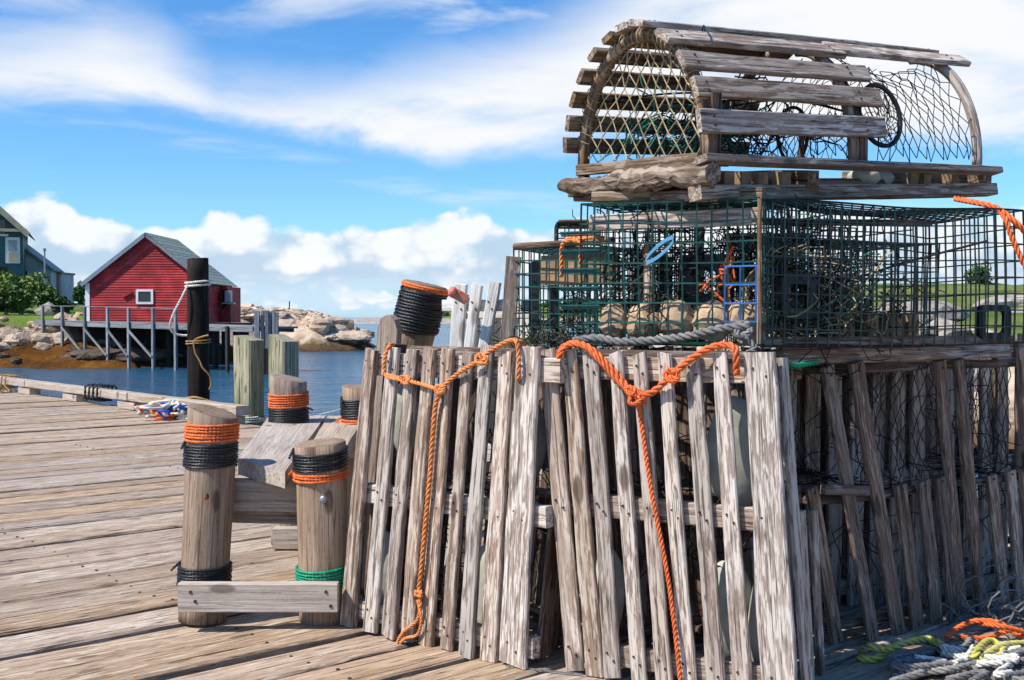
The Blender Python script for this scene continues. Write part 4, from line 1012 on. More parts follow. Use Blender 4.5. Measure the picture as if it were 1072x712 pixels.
mb = MB(); tangle(mb, PF(.2, .12, 1.0), (.2, .18, .12), 40, .002, 31, 3, 8, .14); mb.obj('funnel_net', M['blacktwine'], cF)
mb = MB(); log(mb, PF(.0, -.0, 1.235), PF(WF, 0, 1.245), .012, .012, 8, 3, .2, seg=12); mb.obj('top_rod', M['rotten'], cF)
h0 = at(585, 240, 4.1)
cG = wire_cage('wire_cage', 'dark wire cage at the back of the stack peeping out behind the small left cage', [(h0.x, 4.12), (h0.x + .52, 4.10), (h0.x + .55, 4.5), (h0.x, 4.5)], .90, 1.345, .04, m='wiredark', seed=14)
mb = MB(); plank(mb, V((h0.x + .0, 4.14, 1.335)), V((h0.x + .5, 4.12, 1.34)), .03, .03, (0, -1, 0), wob=.06); mb.obj('top_strip', M['rotten'], cG)
mb = MB(); tangle(mb, V((h0.x + .3, 4.3, 1.1)), (.3, .2, .2), 40, .002, 33, 3, 8, .2); mb.obj('funnel_net', M['darktwine'], cG)
stand_trap('wooden trap stood on end at the back under the dark rear cage', V((h0.x - .02, 4.16, 0)), V((h0.x + .52, 4.14, 0)), 0, None, .88, .30, [(.8, .06), (.4, .06), (.03, .06)], group='wooden lobster traps stood on end', netseed=41, laths=7, tang=4)

# ---------------------------------------------------------------- half round wooden trap on top
O = at(738, 210, 3.22); U1 = at(1045, 205, 4.03); V1 = at(589, 206, 3.74)
u = (U1 - O).normalized(); v = (V1 - O); v = (v - u * v.dot(u)); v.normalize(); w = u.cross(v); LH = (U1 - O).length - .02; WH = .605
if w.z < 0: w = -w
hrt = root('half_round_trap', O, 'grey half round wooden trap with open netting lying on top of the stack', 'lobster trap')
PH = lambda a, b, c: O + u * a + v * b + w * c
# base
mb = MB(); pts = [PH(-.03, WH + .005, .034), PH(-.035, WH * .8, .036), PH(-.03, WH * .6, .048), PH(-.02, WH * .42, .058), PH(-.02, WH * .25, .066), PH(-.0, WH * .08, .07), PH(.01, -.02, .072)]
tube(mb, smooth_path(pts, .012), lambda a: (.025 + .013 * a) * (1 + .16 * n1(a * 9, 3) + .10 * n1(a * 31, 5)), 12)
for i, q in enumerate(mb.v): mb.v[i] = q + V((noise.noise(q * 38), noise.noise(q * 38 + V((5, 0, 0))), noise.noise(q * 38 + V((0, 7, 0))))) * .012
mb.obj('end_beam', M['rotten'], hrt)
mb = MB(); plank(mb, PH(.03, WH, .0), PH(.03, .0, .012), .03, .05, -u, wob=.15); mb.obj('end_skid', M['trapdark'], hrt)
mb = MB(); plank(mb, PH(-.02, .02, .02), PH(LH, .015, .02), .042, .05, w * .2 - v, wob=.06, bend=-.01); mb.obj('bottom_rail', M['trapgrey'], hrt)
mb = MB(); plank(mb, PH(-.02, .0, .115), PH(LH, .0, .085), .022, .05, w * .3 - v, wob=.06); mb.obj('side_rail', M['trapgrey'], hrt)
mb = MB(); plank(mb, PH(.0, WH, .02), PH(LH, WH, .02), .036, .05, w * .2 - v, wob=.06); mb.obj('bottom_rail', M['rotten'], hrt)
mb = MB(); plank(mb, PH(.01, WH * .96, .086), PH(.01, .03, .116), .035, .03, -u, wob=.1); mb.obj('sill_lath', M['rotten'], hrt)
for k, b in enumerate((.10, .19, .28, .37, .46, .55)):
    mb = MB(); plank(mb, PH(.02, b, .05), PH(LH - .02, b, .05), .06, .02, w, wob=.06); mb.obj('floor_slat', M['trapdark'], hrt)
for a in (.45, LH - .05):
    mb = MB(); plank(mb, PH(a, .0, .055), PH(a, WH, .055), .06, .05, u, wob=.1); mb.obj('cross_runner', M['rotten'], hrt)
for k, a in enumerate((.12, .19, .26, .36, .98, 1.05, 1.20)):
    mb = MB(); box(mb, PH(a, .07, .058), u * .02, v * .045, w * .022); mb.obj('ballast_brick', M['brick'], hrt)
mb = MB(); blob(mb, PH(.80, .09, .065), (.055, .045, .032), 4, 3, .1); blob(mb, PH(.9, .1, .06), (.045, .04, .03), 6, 3, .1); mb.obj('ballast_stone', M['stone'], hrt, smooth=True)
cB, hA, hB = WH / 2, .40, .10
def arc(a, th_, k=1.0): return PH(a, cB - cos(th_) * WH / 2 * .97 * k, hB + sin(th_) * hA * k)
def bow(a, m, r=.019, t0=0, t1=pi):
    mb = MB(); tube(mb, [arc(a, t0 + (t1 - t0) * i / 20, .96) for i in range(21)], r, 8); mb.obj('bow', M[m], hrt, smooth=True)
bow(.03, 'rotten', .02, 0, pi + .12); bow(.66, 'trapgrey', .018); bow(LH - .085, 'trapgrey', .018, 0, R(92))
mb = MB(); tube(mb, [arc(.70, .05 + i * .08, .93) for i in range(20)], .015, 8); mb.obj('bow', M['rotten'], hrt, smooth=True)
def lath(th_, a0, a1, wd, m='trapgrey', lift=.012):
    mb = MB(); A, B = arc(a0, th_), arc(a1, th_); nn = (-v * cos(th_) * hA + w * sin(th_) * WH / 2).normalized()
    plank(mb, A + nn * lift, B + nn * lift, wd, .02, nn, wob=.05, rag=.008, bend=rg.uniform(-.004, .004))
    for a in (.03, .69, LH - .06):
        if a0 < a < a1:
            for s in (-.2, .2):
                nail(mb, arc(a, th_) + nn * (lift + .0102) + (nn.cross(u)) * wd * s, nn, .004)
    mb.obj('lath', [M[m], M['nail']], hrt)
for (d, a0, a1, wd) in ((17, -.02, .785, .066), (31.5, -.01, .795, .062), (45.5, -.02, .79, .06), (62, -.03, .74, .06), (66, .70, LH + .04, .062), (84, -.03, LH - .02, .06), (99, -.02, LH, .055)):
    lath(R(d), a0, a1, wd)
for (d, a0, a1) in ((112, -.02, .8), (125, -.025, .8), (138, -.03, .82), (150, -.03, .8), (161, -.032, .84), (171, -.03, .8)):
    lath(R(d), a0, a1, .05, 'rotten')
mb = MB(); post_ = [PH(.05, .035, .08), PH(.05, .035, .30)]; plank(mb, post_[0], post_[1], .05, .04, -u, wob=.08); mb.obj('corner_post', M['rotten'], hrt)
mb = MB(); plank(mb, PH(.70, .03, .1), PH(.69, .03, .25), .045, .035, -v, wob=.08); mb.obj('corner_post', M['trapdark'], hrt)
# nets
mb = MB()
def endnet(a): return lambda uu, vv: PH(a + .02 * sin(pi * uu) * sin(pi * vv), cB + (uu - .5) * WH * .94 * math.sqrt(max(.02, 1 - (vv * .96) ** 2)), .12 + vv * (hA - .04))
net(mb, endnet(.035), 9, 10, .0021, .003, sides=4, seed=4)
mb.obj('end_net', M['twine'], hrt); mb = MB()
g = random.Random(2)
pts = []
for i in range(520):
    th_ = .2 + 2.75 * i / 519; c = arc(.03, th_, .96); q = i * .42 + 2.5 * noise.noise(V((i * .02, 1, 2)))
    pts.append(c + (u * cos(q) + (arc(.03, th_, 1.1) - c).normalized() * sin(q)) * .0235)
tube(mb, pts, .0019, 4, caps=False)
mb.obj('net_lashing', M['twine'], hrt)
mb = MB()
net(mb, lambda a, b: arc(.77 + a * (LH - .855 - .06 * sin(pi * b)), R(3 + 74 * b), .95 - .13 * sin(pi * a) * b) , 12, 12, .0019, .006, seed=6)
mb.obj('side_net', M['blacktwine'], hrt); mb = MB()
net(mb, lambda a, b: arc(.8 + a * (LH - .98), R(178 - 70 * b), .93), 9, 7, .0017, .006, seed=16)
mb.obj('side_net', M['blacktwine'], hrt); mb = MB()
net(mb, lambda a, b: arc(.1 + a * .62, R(4 + 22 * b), .93), 14, 4, .0018, .006, seed=36)
mb.obj('side_net', M['blacktwine'], hrt)
def ringm(c, ux, uz, rx, rz, r, m, nm):
    mb = MB(); tube(mb, [c + ux * rx * cos(2 * pi * i / 32) + uz * rz * sin(2 * pi * i / 32) for i in range(32)], r, 6, closed=True); mb.obj(nm, M[m], hrt, smooth=True)
cr = hit(921, 121, arc(.86, R(30), 1.0), V((-.3, -1, 0)).normalized())
ringm(cr, V((.86, .2, -.1)).normalized(), V((-.08, .1, 1)).normalized(), .074, .100, .0078, 'blackplastic', 'entrance_ring')
mb = MB(); net(mb, lambda a, b: cr + (V((.86, .2, -.1)).normalized() * cos(6.28 * a) * .074 + V((-.08, .1, 1)).normalized() * sin(6.28 * a) * .098) * (1 - .8 * b) + V((.12, .3, .02)) * b * .8, 14, 6, .0017, .002, seed=46); mb.obj('funnel_net', M['twine'], hrt)
cr2 = PH(.58, .2, .2); ringm(cr2, u, w, .07, .085, .006, 'blackplastic', 'entrance_ring')
mb = MB(); tangle(mb, PH(.30, .42, .19), (.26, .16, .06), 90, .0022, 51, 4, 8, .16, ok=lambda p: 0 < (p - O).dot(u) < .7 and (p - O).dot(w) > .1 and (p - O).dot(v) < WH * .88); mb.obj('net_bundle', M['greentwine'], hrt)
mb = MB(); tangle(mb, PH(.42, .30, .2), (.32, .16, .1), 70, .0026, 52, 4, 8, .18, ok=lambda p: .08 < (p - O).dot(u) < .8 and (p - O).dot(w) > .1)
for k in range(3): tube(mb, smooth_path([PH(.05, .62 - k * .1, .30), PH(.3, .4, .33 - .03 * k), PH(.55, .2, .31), PH(.72, .1, .27)], .03), .0035, 5)
mb.obj('bait_line', M['blacktwine'], hrt)
mb = MB(); tube(mb, [PH(.46, .06, .09), PH(.46, .06, .24)], .009, 8); mb.obj('bait_pin', M['rust'], hrt)

# ---------------------------------------------------------------- ropes on the stack
def onA(px, py, d=.035): return hit(px, py, oA + nA * d, nA)
def onB(px, py, d=.035): return hit(px, py, oB + nB * d, nB)
rt = root('hanging_rope', oA + V((0, -.05, .5)), 'faded orange rope tied in a Y across the left front trap', 'rope')
mb = MB(); k1, k2 = onA(424, 398, .04), onA(461, 408, .04)
rope(mb, [onA(412, 361, -.05), onA(408, 362, .02), onA(404, 370), onA(402, 385), onA(405, 394), k1], .0064)
rope(mb, [onA(405, 392), onA(440, 402), k2], .0062)
rope(mb, [k2, onA(478, 392), onA(500, 378, .045), onA(515, 366), onA(530, 358, .03), onA(538, 356, .02), onA(541, 358, .03), onA(543, 372), onA(543, 392), onA(543, 398, .02)], .0070)
rope(mb, [onA(532, 357, .02), onA(545, 358, -.02), onA(549, 361, -.05)], .0075)
rope(mb, [k2, onA(456, 425), onA(453, 455), onA(450, 500), onA(446, 540), onA(442, 585), onA(438, 622, .03)], .0076)
rope(mb, [onA(438, 622), onA(440, 634), onA(436, 650, .03), onA(424, 660, .03), onA(417, 670, .02), onA(416, 680, .03)], .0055)
rope(mb, [onA(437, 628), onA(441, 648), onA(437, 664, .03), onA(425, 668, .03), onA(419, 673, .02)], .005)
mb.obj('cord', M['paleorange'], rt, smooth=True)
for c, q, R_ in ((k1, 1, .012), (k2, 2, .013), (onA(504, 376, .05), 3, .014), (onA(438, 622, .04), 4, .009)):
    mb = MB(); knot(mb, c, .0052, R_, 3, q, (1.2, .8, .9), 14 if q in (1, 3) else 2); mb.obj('knot', M['paleorange'], rt, smooth=True)
rt = root('hanging_rope', oB + V((0, -.05, .5)), 'bright red orange rope knotted over the top of the centre trap', 'rope')
mb = MB(); k3 = onB(667, 416, .05)
rope(mb, [onB(586, 386), onB(585, 372), onB(590, 363, .03), onB(603, 359, .02), onB(620, 366), onB(640, 386), onB(655, 403), k3], .0092)
rope(mb, [onB(584, 390), onB(587, 370, .045), onB(597, 361, .03), onB(612, 363, .035), onB(630, 380, .04), onB(646, 398, .04), k3], .0082)
rope(mb, [k3, onB(684, 410), onB(703, 393, .05), onB(722, 377), onB(742, 365, .03), onB(758, 361, .02), onB(769, 364, .03), onB(771, 376), onB(771, 392, .02)], .0098)
rope(mb, [k3, onB(671, 440), onB(676, 475), onB(683, 520), onB(692, 565), onB(700, 610), onB(706, 655), onB(711, 700), onB(713, 722, .03)], .0064)
mb.obj('cord', M['redorange'], rt, smooth=True)
for c, q, R_ in ((k3, 5, .019), (onB(703, 393, .055), 6, .016), (onB(660, 409, .05), 7, .012)):
    mb = MB(); knot(mb, c, .0062, R_, 3, q, (1.1, .8, .9), 16 if q == 6 else 0); mb.obj('knot', M['redorange'], rt, smooth=True)
mb = MB(); rope(mb, [at(600, 357, 3.38), at(625, 354, 3.36), at(650, 358, 3.33), at(690, 356, 3.28), at(720, 352, 3.22), at(745, 346, 3.17), at(765, 343, 3.15), at(785, 341, 3.14)], .013, pitch=.075)
knot(mb, at(778, 346, 3.14), .010, .018, 2, 9); rope(mb, [at(776, 350, 3.13), at(786, 358, 3.13), at(790, 366, 3.12), at(782, 370, 3.1)], .009)
mb.obj('grey_rope', M['greyrope'], label='thick grey twisted rope lying along the foot of the central wire cage', cat='rope', smooth=True)
mb = MB(); tangle(mb, at(590, 359, 3.58), (.16, .06, .018), 110, .0018, 61, 3, 7, .07)
mb.obj('net_scrap', M['darktwine'], label='scrap of dull green netting squeezed under the left wire cages', cat='netting')
mb = MB(); Yf = 3.63
rope(mb, [at(588, 290, Yf + .05), at(588, 262, Yf + .03), at(592, 252, Yf), at(602, 249, Yf), at(608, 256, Yf), at(608, 270, Yf), at(609, 282, Yf + .02)], .0075)
rope(mb, [at(592, 253, Yf), at(606, 250, Yf - .02), at(620, 248, Yf - .1), at(632, 250, Yf - .12)], .008); knot(mb, at(606, 250, Yf - .02), .006, .014, 2, 4)
mb.obj('orange_loop', M['paleorange'], label='pale orange rope loop hung over the small left wire cage', cat='rope', smooth=True)
mb = MB(); tangle(mb, at(764, 290, 3.36), (.012, .03, .10), 7, .0042, 71, 5, 6, .09)
mb.obj('rope_scrap', M['redorange'], label='frayed red orange rope scraps inside the right end of the central cage', cat='rope', smooth=True)
mb = MB(); q_ = 3.66
rope(mb, [at(1000, 208, 3.72), at(1022, 212, 3.60), at(1044, 218, 3.54), at(1060, 230, 3.50), at(1075, 244, 3.5), at(1100, 262, 3.5)], .0095)
rope(mb, [at(1046, 219, 3.54), at(1053, 230, 3.5), at(1060, 250, 3.49), at(1070, 272, 3.48), at(1084, 300, 3.48)], .0085)
mb.obj('orange_rope', M['redorange'], label='salmon orange rope trailing from under the half round trap over the right cage', cat='rope', smooth=True)
mb = MB(); rope(mb, [at(820, 377, 3.12), at(832, 383, 3.2), at(845, 381, 3.28), at(856, 379, 3.33)], .009)
mb.obj('teal_rope', M['greenrope'], label='teal green rope end beside the top right corner of the centre trap', cat='rope', smooth=True)

# rope heap on the ground at right
def gr(px, py, z=.014): return gz(px, py, z)
def lay(name, pts, r, m, label):
    mb = MB(); 
    for ps in pts: rope(mb, [gr(*p) for p in ps], r)
    mb.obj(name, M[m], label=label, cat='rope', smooth=True)
lay('yellow_rope', [[(900, 682, .02), (912, 677, .05), (928, 680, .04), (950, 672, .05), (975, 670, .045), (1000, 686, .03), (1018, 690, .03), (1024, 680, .05), (1036, 671, .05), (1050, 678, .04), (1045, 690, .03), (1028, 690, .03), (1050, 676, .045), (1080, 674, .03)], [(898, 688, .014), (915, 690, .016), (928, 682, .03)]], .0115, 'yellowrope', 'yellow and tan rope looped on the ground before the shaded traps')
g = random.Random(77); ps = []
for k in range(14):
    x, y = g.uniform(955, 1090), g.uniform(676, 708); ps.append([(x + g.uniform(-34, 34), y + g.uniform(-9, 9), g.uniform(.012, .04)) for j in range(5)])
ps.append([(935, 709, .014), (965, 704, .014), (1000, 700, .03), (1040, 692, .02), (1085, 694, .014)]); ps.append([(985, 678, .02), (1010, 690, .03), (1040, 700, .014), (1085, 704, .014)])
lay('grey_rope_heap', ps, .0105, 'greyrope', 'heap of grey white rope on the ground at the bottom right corner')
ps = []
for k in range(7):
    x, y = g.uniform(975, 1060), g.uniform(680, 704); ps.append([(x + g.uniform(-26, 26), y + g.uniform(-8, 8), g.uniform(.02, .05)) for j in range(4)])
lay('white_rope', ps, .009, 'whiterope', 'tangled white rope lying among the grey ropes at bottom right')
lay('red_orange_rope', [[(990, 668, .02), (1005, 656, .04), (1022, 650, .06), (1045, 652, .06), (1062, 662, .03), (1085, 672, .02)], [(1005, 667, .014), (1030, 668, .014), (1050, 662, .03), (1058, 658, .05)], [(1025, 652, .05), (1050, 656, .06), (1080, 664, .03)]], .0085, 'redorange', 'red orange rope loop on the ground beneath the far right trap')
mb = MB(); tangle(mb, gr(1055, 646, .025), (.18, .10, .015), 60, .003, 81, 3, 8, .18); mb.obj('net_heap', M['greyrope'], label='heap of grey netting on the ground at the foot of the far right trap', cat='netting')
mb = MB(); tube(mb, smooth_path([gr(530, 697, .004), gr(570, 702, .004), gr(610, 706, .004)], .05), .003, 4); mb.obj('twine_strand', M['greyrope'], label='thin pale twine on the planks at the foot of the two front traps', cat='twine')

# ---------------------------------------------------------------- sea and shore
me = bpy.data.meshes.new('sea'); S = 8000
me.from_pydata([(-S, -60, SEA), (S, -60, SEA), (S, S, SEA), (-S, S, SEA)], [], [(0, 1, 2, 3)]); me.materials.append(M['water'])
o = bpy.data.objects.new('sea', me); C.objects.link(o); o['kind'] = 'structure'

def ss(x, a, b): 
    t_ = max(0., min(1., (x - a) / (b - a))); return t_ * t_ * (3 - 2 * t_)
def nz_(x, y, s, k=0): return noise.noise(V((x * s, y * s, k)))
def grid(name, x0, x1, y0, y1, d, fn, m, kind='structure', smooth=True, keep=None):
    nx, ny = int((x1 - x0) / d), int((y1 - y0) / d); mb = MB(); vs = []; keepv = []
    for j in range(ny + 1):
        for i in range(nx + 1):
            x, y = x0 + i * d, y0 + j * d; vs.append(V((x, y, fn(x, y)))); keepv.append(True if keep is None else keep(x, y, vs[-1].z))
    fs = [(j * (nx + 1) + i, j * (nx + 1) + i + 1, (j + 1) * (nx + 1) + i + 1, (j + 1) * (nx + 1) + i) for j in range(ny) for i in range(nx)]
    fs = [f for f in fs if any(keepv[q] for q in f)]
    mb.add(vs, fs, vs, .5); return mb.obj(name, m, kind=kind, smooth=smooth)

# left shore: seaweed at the water, stones, then a mown bank
def shore(x, y):
    e = 51.5 + .6 * sin(x * .7) + 1.2 * nz_(x, y, .25) + ss(x, -18, -13.5) * 6      # waterline
    t_ = y - e
    h = SEA - .5 + .5 * ss(t_, -3, 0) + .95 * ss(t_, 0, 3.9) + 1.35 * ss(t_, 3.3, 6.8)
    h += .9 * ss(t_, 8, 26) * ss(-x, 17, 30)
    h -= 1.6 * ss(x, -19.5, -15.0) * ss(t_, 3, 6)
    h -= 2.6 * ss(x, -15.2, -12.6)
    h += .16 * nz_(x, y, .9) * ss(t_, -1, 2) * (1 - .8 * ss(t_, 6, 8))
    return h
grid('shore', -62, -10.5, 46, 100, .45, shore, M['rock'])
grid('grass_bank', -62, -19, 56, 100, .5, lambda x, y: shore(x, y) + .05 - .5 * (1 - ss(shore(x, y) + .25 * nz_(x, y, .6), .28, .5)), M['grass'])
def weed(x, y):
    h = shore(x, y); k = ss(h, SEA - .05, SEA + .1) * (1 - ss(h + .3 * nz_(x, y, .5), SEA + .95, SEA + 1.2))
    return h - .1 + k * (.12 + .22 * abs(nz_(x, y, 1.3)) + .16 * abs(nz_(x, y, 3.6)))
grid('seaweed', -45, -11.5, 48, 61, .17, weed, M['weed'], kind='stuff')

def boulders(name, m, spots, labels, group, flat=.35, sub=2):
    for k, (c, ax, rot) in enumerate(spots):
        mb = MB(); blob(mb, c, ax, k * 3.7 + 1, sub, .28, 1.2, rot, flat)
        mb.obj(name, m, label=labels(k, c), cat='rock', group=group)
g = random.Random(15); sp_ = []
named = [((11, 352), .95, .5, 'white'), ((24, 357), .8, .5, 'dark'), ((58, 349), 1.0, .42, ''), ((70, 356), .7, .42, ''), ((36, 340), .6, .35, ''), ((3, 339), .8, .5, ''), ((45, 362), .7, .4, '')]
for (px, py), sx, sz, _ in named:
    Y = 55.4 if py > 355 else 56.4; c = at(px, py, Y); sp_.append((V((c.x, Y, shore(c.x, Y) + sz * .45)), (sx, sx * .8, sz), g.uniform(0, 3)))
for k in range(130):
    Y = g.uniform(54.4, 58.2); x = g.uniform(-34, -21.6) if k < 72 else g.uniform(-36, -21.6); s = g.uniform(.14, .36) * g.choice([1, 1, 1.5]) 
    if x > -21.2: s *= .5
    sp_.append((V((x, Y, shore(x, Y) + s * .15)), (s * g.uniform(.9, 1.4), s, s * g.uniform(.55, .8)), g.uniform(0, 3)))
lead = ['big pale round topped boulder at the far left of the rocky shore below the grass', 'dark faced boulder right under the big pale boulder on the left shore', 'long flat boulder in the middle of the left rocky shore under the pier start']
boulders('boulder', M['rock'], sp_, lambda k, c: lead[k] if k < 3 else 'one of the many grey brown boulders heaped on the rocky shore below the grass bank', 'boulders on the rocky shore')

g = random.Random(61); sp_ = []
for k in range(34):
    Y = g.uniform(52.2, 55.6); x = g.uniform(-33, -16.8); s = g.uniform(.14, .42)
    sp_.append((V((x, Y, weed(x, Y) + s * .05)), (s * g.uniform(1.1, 1.8), s, s * g.uniform(.4, .6)), g.uniform(0, 3)))
boulders('tidal_stone', M['weedrock'], sp_, lambda k, c: 'one of the dark wet stones lying in the brown seaweed at the waterline', 'dark stones in the seaweed')
# flat brown rock under the pier
mb = MB(); c = V((-18.3, 53.6, SEA + .45)); blob(mb, c, (2.9, 1.0, .42), 5, 3, .25, 1.1, .1, .1); mb.obj('flat_rock', M['weedrock'], label='long low brown rock in the seaweed under the braced pier', cat='rock')

# granite outcrops beyond the pier
def islet(name, x0, x1, y0, y1, prof, m, d=.4):
    pxs = [(p[0] - CX) / F for p in prof]
    def fn(x, y):
        ym = (y0 + y1) / 2; q = x / ym; h = SEA - 1
        for (a, b_) in zip(prof, prof[1:]):
            qa, qb = (a[0] - CX) / F, (b_[0] - CX) / F
            if qa <= q <= qb:
                t_ = (q - qa) / (qb - qa); h = CAMH + (332 - (a[1] + (b_[1] - a[1]) * t_)) / F * ym
        a = (y - y0) / (y1 - y0); s = ss(a, 0, .42) * (1 - ss(a, .62, 1)); s = min(1, s * 1.05)
        top = SEA - .8 + (h - SEA + .8) * s
        cell = noise.cell_vector(V((x * .33 + .35 * nz_(x, y, .4), y * .33 + .35 * nz_(x, y, .4, 5), 0)))
        return top + (.55 * (cell.x - .5) + .35 * nz_(x, y, .55) + .22 * nz_(x, y, 1.4)) * ss(s, .05, .4)
    return grid(name, x0, x1, y0, y1, d, fn, m)
islet('granite_outcrop', -25, -9.0, 74, 92, [(150, 334), (215, 326), (240, 320), (258, 327), (276, 332), (292, 328), (312, 328), (327, 331), (341, 334), (356, 342), (372, 352), (386, 362), (394, 368)], M['granite'], .33)
islet('granite_shore', -30, -13, 66, 80, [(140, 350), (180, 345), (222, 338), (250, 343), (266, 352), (280, 372)], M['granite'], .33)
mb = MB(); c = at(303, 322, 83); log(mb, (c.x, c.y, .6), (c.x, c.y, 2.15), .05, .04, 8, 3); mb.obj('marker_pole', M['pierdark'], label='thin marker pole standing on the granite outcrop by the water', cat='pole')

g = random.Random(23); sp_ = []
for k in range(30):
    px = g.uniform(236, 372); Y = g.uniform(79, 83.5); x = (px - CX) / F * Y; s = g.uniform(.5, 1.3)
    zt = CAMH + (332 - (322 + max(0, px - 270) * .08 + max(0, px - 325) * .42)) / F * Y
    sp_.append((V((x, Y, max(SEA, zt - s * g.uniform(.45, .9)) )), (s * g.uniform(1.1, 1.9), s, s * g.uniform(.45, .8)), g.uniform(-.5, .5)))
boulders('granite_boulder', M['granite'], sp_, lambda k, c: 'one of the weathered granite blocks on the outcrop past the boathouse pier', 'granite blocks on the outcrop', .5, 3)
# far headland: pale rock shore below green woods
def head(x, y):
    t_ = ss(x, -84, -60) * (1 - ss(x, 250, 330)) * ss(y, 430, 455) * (1 - ss(y, 620, 700)); return SEA - .6 + (2.2 + .7 * nz_(x, y, .08) + .4 * nz_(x, y, .3)) * t_
grid('headland_shore', -90, 340, 425, 700, 4, head, M['palerock'])
def headg(x, y):
    t_ = ss(x, -68, -20) * (1 - ss(x, 230, 300)) * ss(y, 455, 520) * (1 - ss(y, 600, 690)); return SEA - 1 + (8.2 + 2.5 * nz_(x, y, .02)) * t_
grid('headland', -90, 320, 440, 700, 4, headg, M['field'])
mb = MB(); g = random.Random(8)
for k in range(620):
    x, y = g.uniform(-66, 240), g.uniform(462, 600); h = headg(x, y)
    if h < .8: continue
    s = g.uniform(1.0, 2.2); H_ = s * g.uniform(.8, 1.5)
    blob(mb, (x, y, h + H_ * .3), (s, s, H_), k, 1, .5, 2.2, 0)
mb.obj('far_wood', M['wood_far'], kind='stuff')
def low_(x, y):
    t_ = ss(x, -90, -74) * (1 - ss(x, 20, 40)) * ss(y, 396, 402) * (1 - ss(y, 412, 420)); return SEA - .6 + (1.75 + .9 * nz_(x, y, .13) + .5 * nz_(x, y, .5)) * t_
grid('low_skerry', -92, 42, 394, 422, 1.6, low_, M['palerock'])

# land on the right, seen through the cages
def field(x, y):
    e = 15 + 3 * nz_(x, y, .15); t_ = y - e + (x - 9) * .9
    h = SEA - .6 + 1.4 * ss(t_, -2, 3) + .9 * ss(t_, 3, 12) + 1.8 * ss(t_, 10, 42)
    return SEA - .8 + (h - SEA + .8) * ss(x, 3.0, 5.5 + .17 * y) * (1 - ss(y, 90, 120)) + (.30 * nz_(x, y, .22) + .16 * nz_(x, y, .6)) * ss(x, 3.2, 8.5)
grid('field_shore', 2.5, 80, 11, 120, .8, field, M['granite'])
grid('field', 2.5, 80, 11, 120, .6, lambda x, y: field(x, y) + .07 + .06 * abs(nz_(x, y, 1.9)) - .6 * (1 - ss(field(x, y) + .5 * nz_(x, y, .3), .05, .4)), M['field'])
g = random.Random(19)
sp_ = []
for k in range(34):
    y = g.uniform(17, 48); x = y * g.uniform(.24, .56); s = g.uniform(.25, .75) * (1 if y < 30 else 1.4)
    sp_.append((V((x, y, field(x, y) + s * .08)), (s * g.uniform(1.2, 2.2), s, s * g.uniform(.35, .6)), g.uniform(0, 3)))
for k in range(60):
    y = g.uniform(14, 60); x = 3.0 + (2.5 + .17 * y) * g.uniform(.35, .62); s = g.uniform(.3, .9)
    sp_.append((V((x, y, field(x, y) + s * .1)), (s * g.uniform(1.1, 1.9), s, s * g.uniform(.45, .7)), g.uniform(0, 3)))
boulders('field_boulder', M['palerock'], sp_, lambda k, c: 'one of the pale granite boulders on the grassy shore seen through the right wire cage', 'pale boulders in the field behind the traps')
def shrub(name, c, ax, n, size, m, label, group, cat='shrub', flowers=0, stem=True, seed=1):
    c = V(c); rt = root(name, (c.x, c.y, c.z - ax[2]), label, cat, group)
    mb = MB(); leaves(mb, c, ax, n, size, seed); mb.obj('foliage', M[m], rt)
    if stem:
        mb = MB(); gg = random.Random(seed)
        for k in range(5): tube(mb, [c - V((0, 0, ax[2] * 1.1)), c + V((gg.uniform(-.4, .4) * ax[0], gg.uniform(-.4, .4) * ax[1], gg.uniform(-.1, .5) * ax[2]))], lambda a: .05 * (1 - a * .7) * ax[2], 5)
        mb.obj('stem', M['rotten'], rt)
    if flowers:
        mb = MB(); leaves(mb, c, (ax[0] * 1.02, ax[1] * 1.05, ax[2] * 1.02), flowers, size * .5, seed + 3); mb.obj('flowers', M['flower'], rt)
c = at(1026, 275, 46); hz_ = field(c.x, 46); shrub('shrub', (c.x, 46, hz_ + .36), (.5, .5, .72), 1200, .075, 'leaf', 'lone dark green shrub on the grassy rise seen through the right cage', None, stem=False, seed=5)

# ---------------------------------------------------------------- pier of the boathouse
PA_, PB_ = V((-23.4, 56.2, .86)), V((-10.55, 46.8, .62))
pd = (PB_ - PA_); pdn = pd.normalized(); pn = V((pd.y, -pd.x, 0)).normalized()
if pn.y > 0: pn = -pn
rt = root('boathouse_pier', (PA_ + PB_) / 2, 'grey wooden pier with railing and braced posts before the red boathouse', 'pier')
def ponline(px):
    q = (px - CX) / F; t_ = (PA_.x - q * PA_.y) / (q * pd.y - pd.x); return PA_ + pd * t_, t_
mb = MB(); A, B = PA_ - pdn * 9, PB_
k = 0
while k * .3 < pd.length:
    c = PA_ + pdn * (k * .3 + .15); box(mb, c - pn * 1.1 - V((0, 0, .05)), pdn * .143, pn * 1.1, (0, 0, .04)); k += 1
mb.obj('deck', M['pier'], rt)

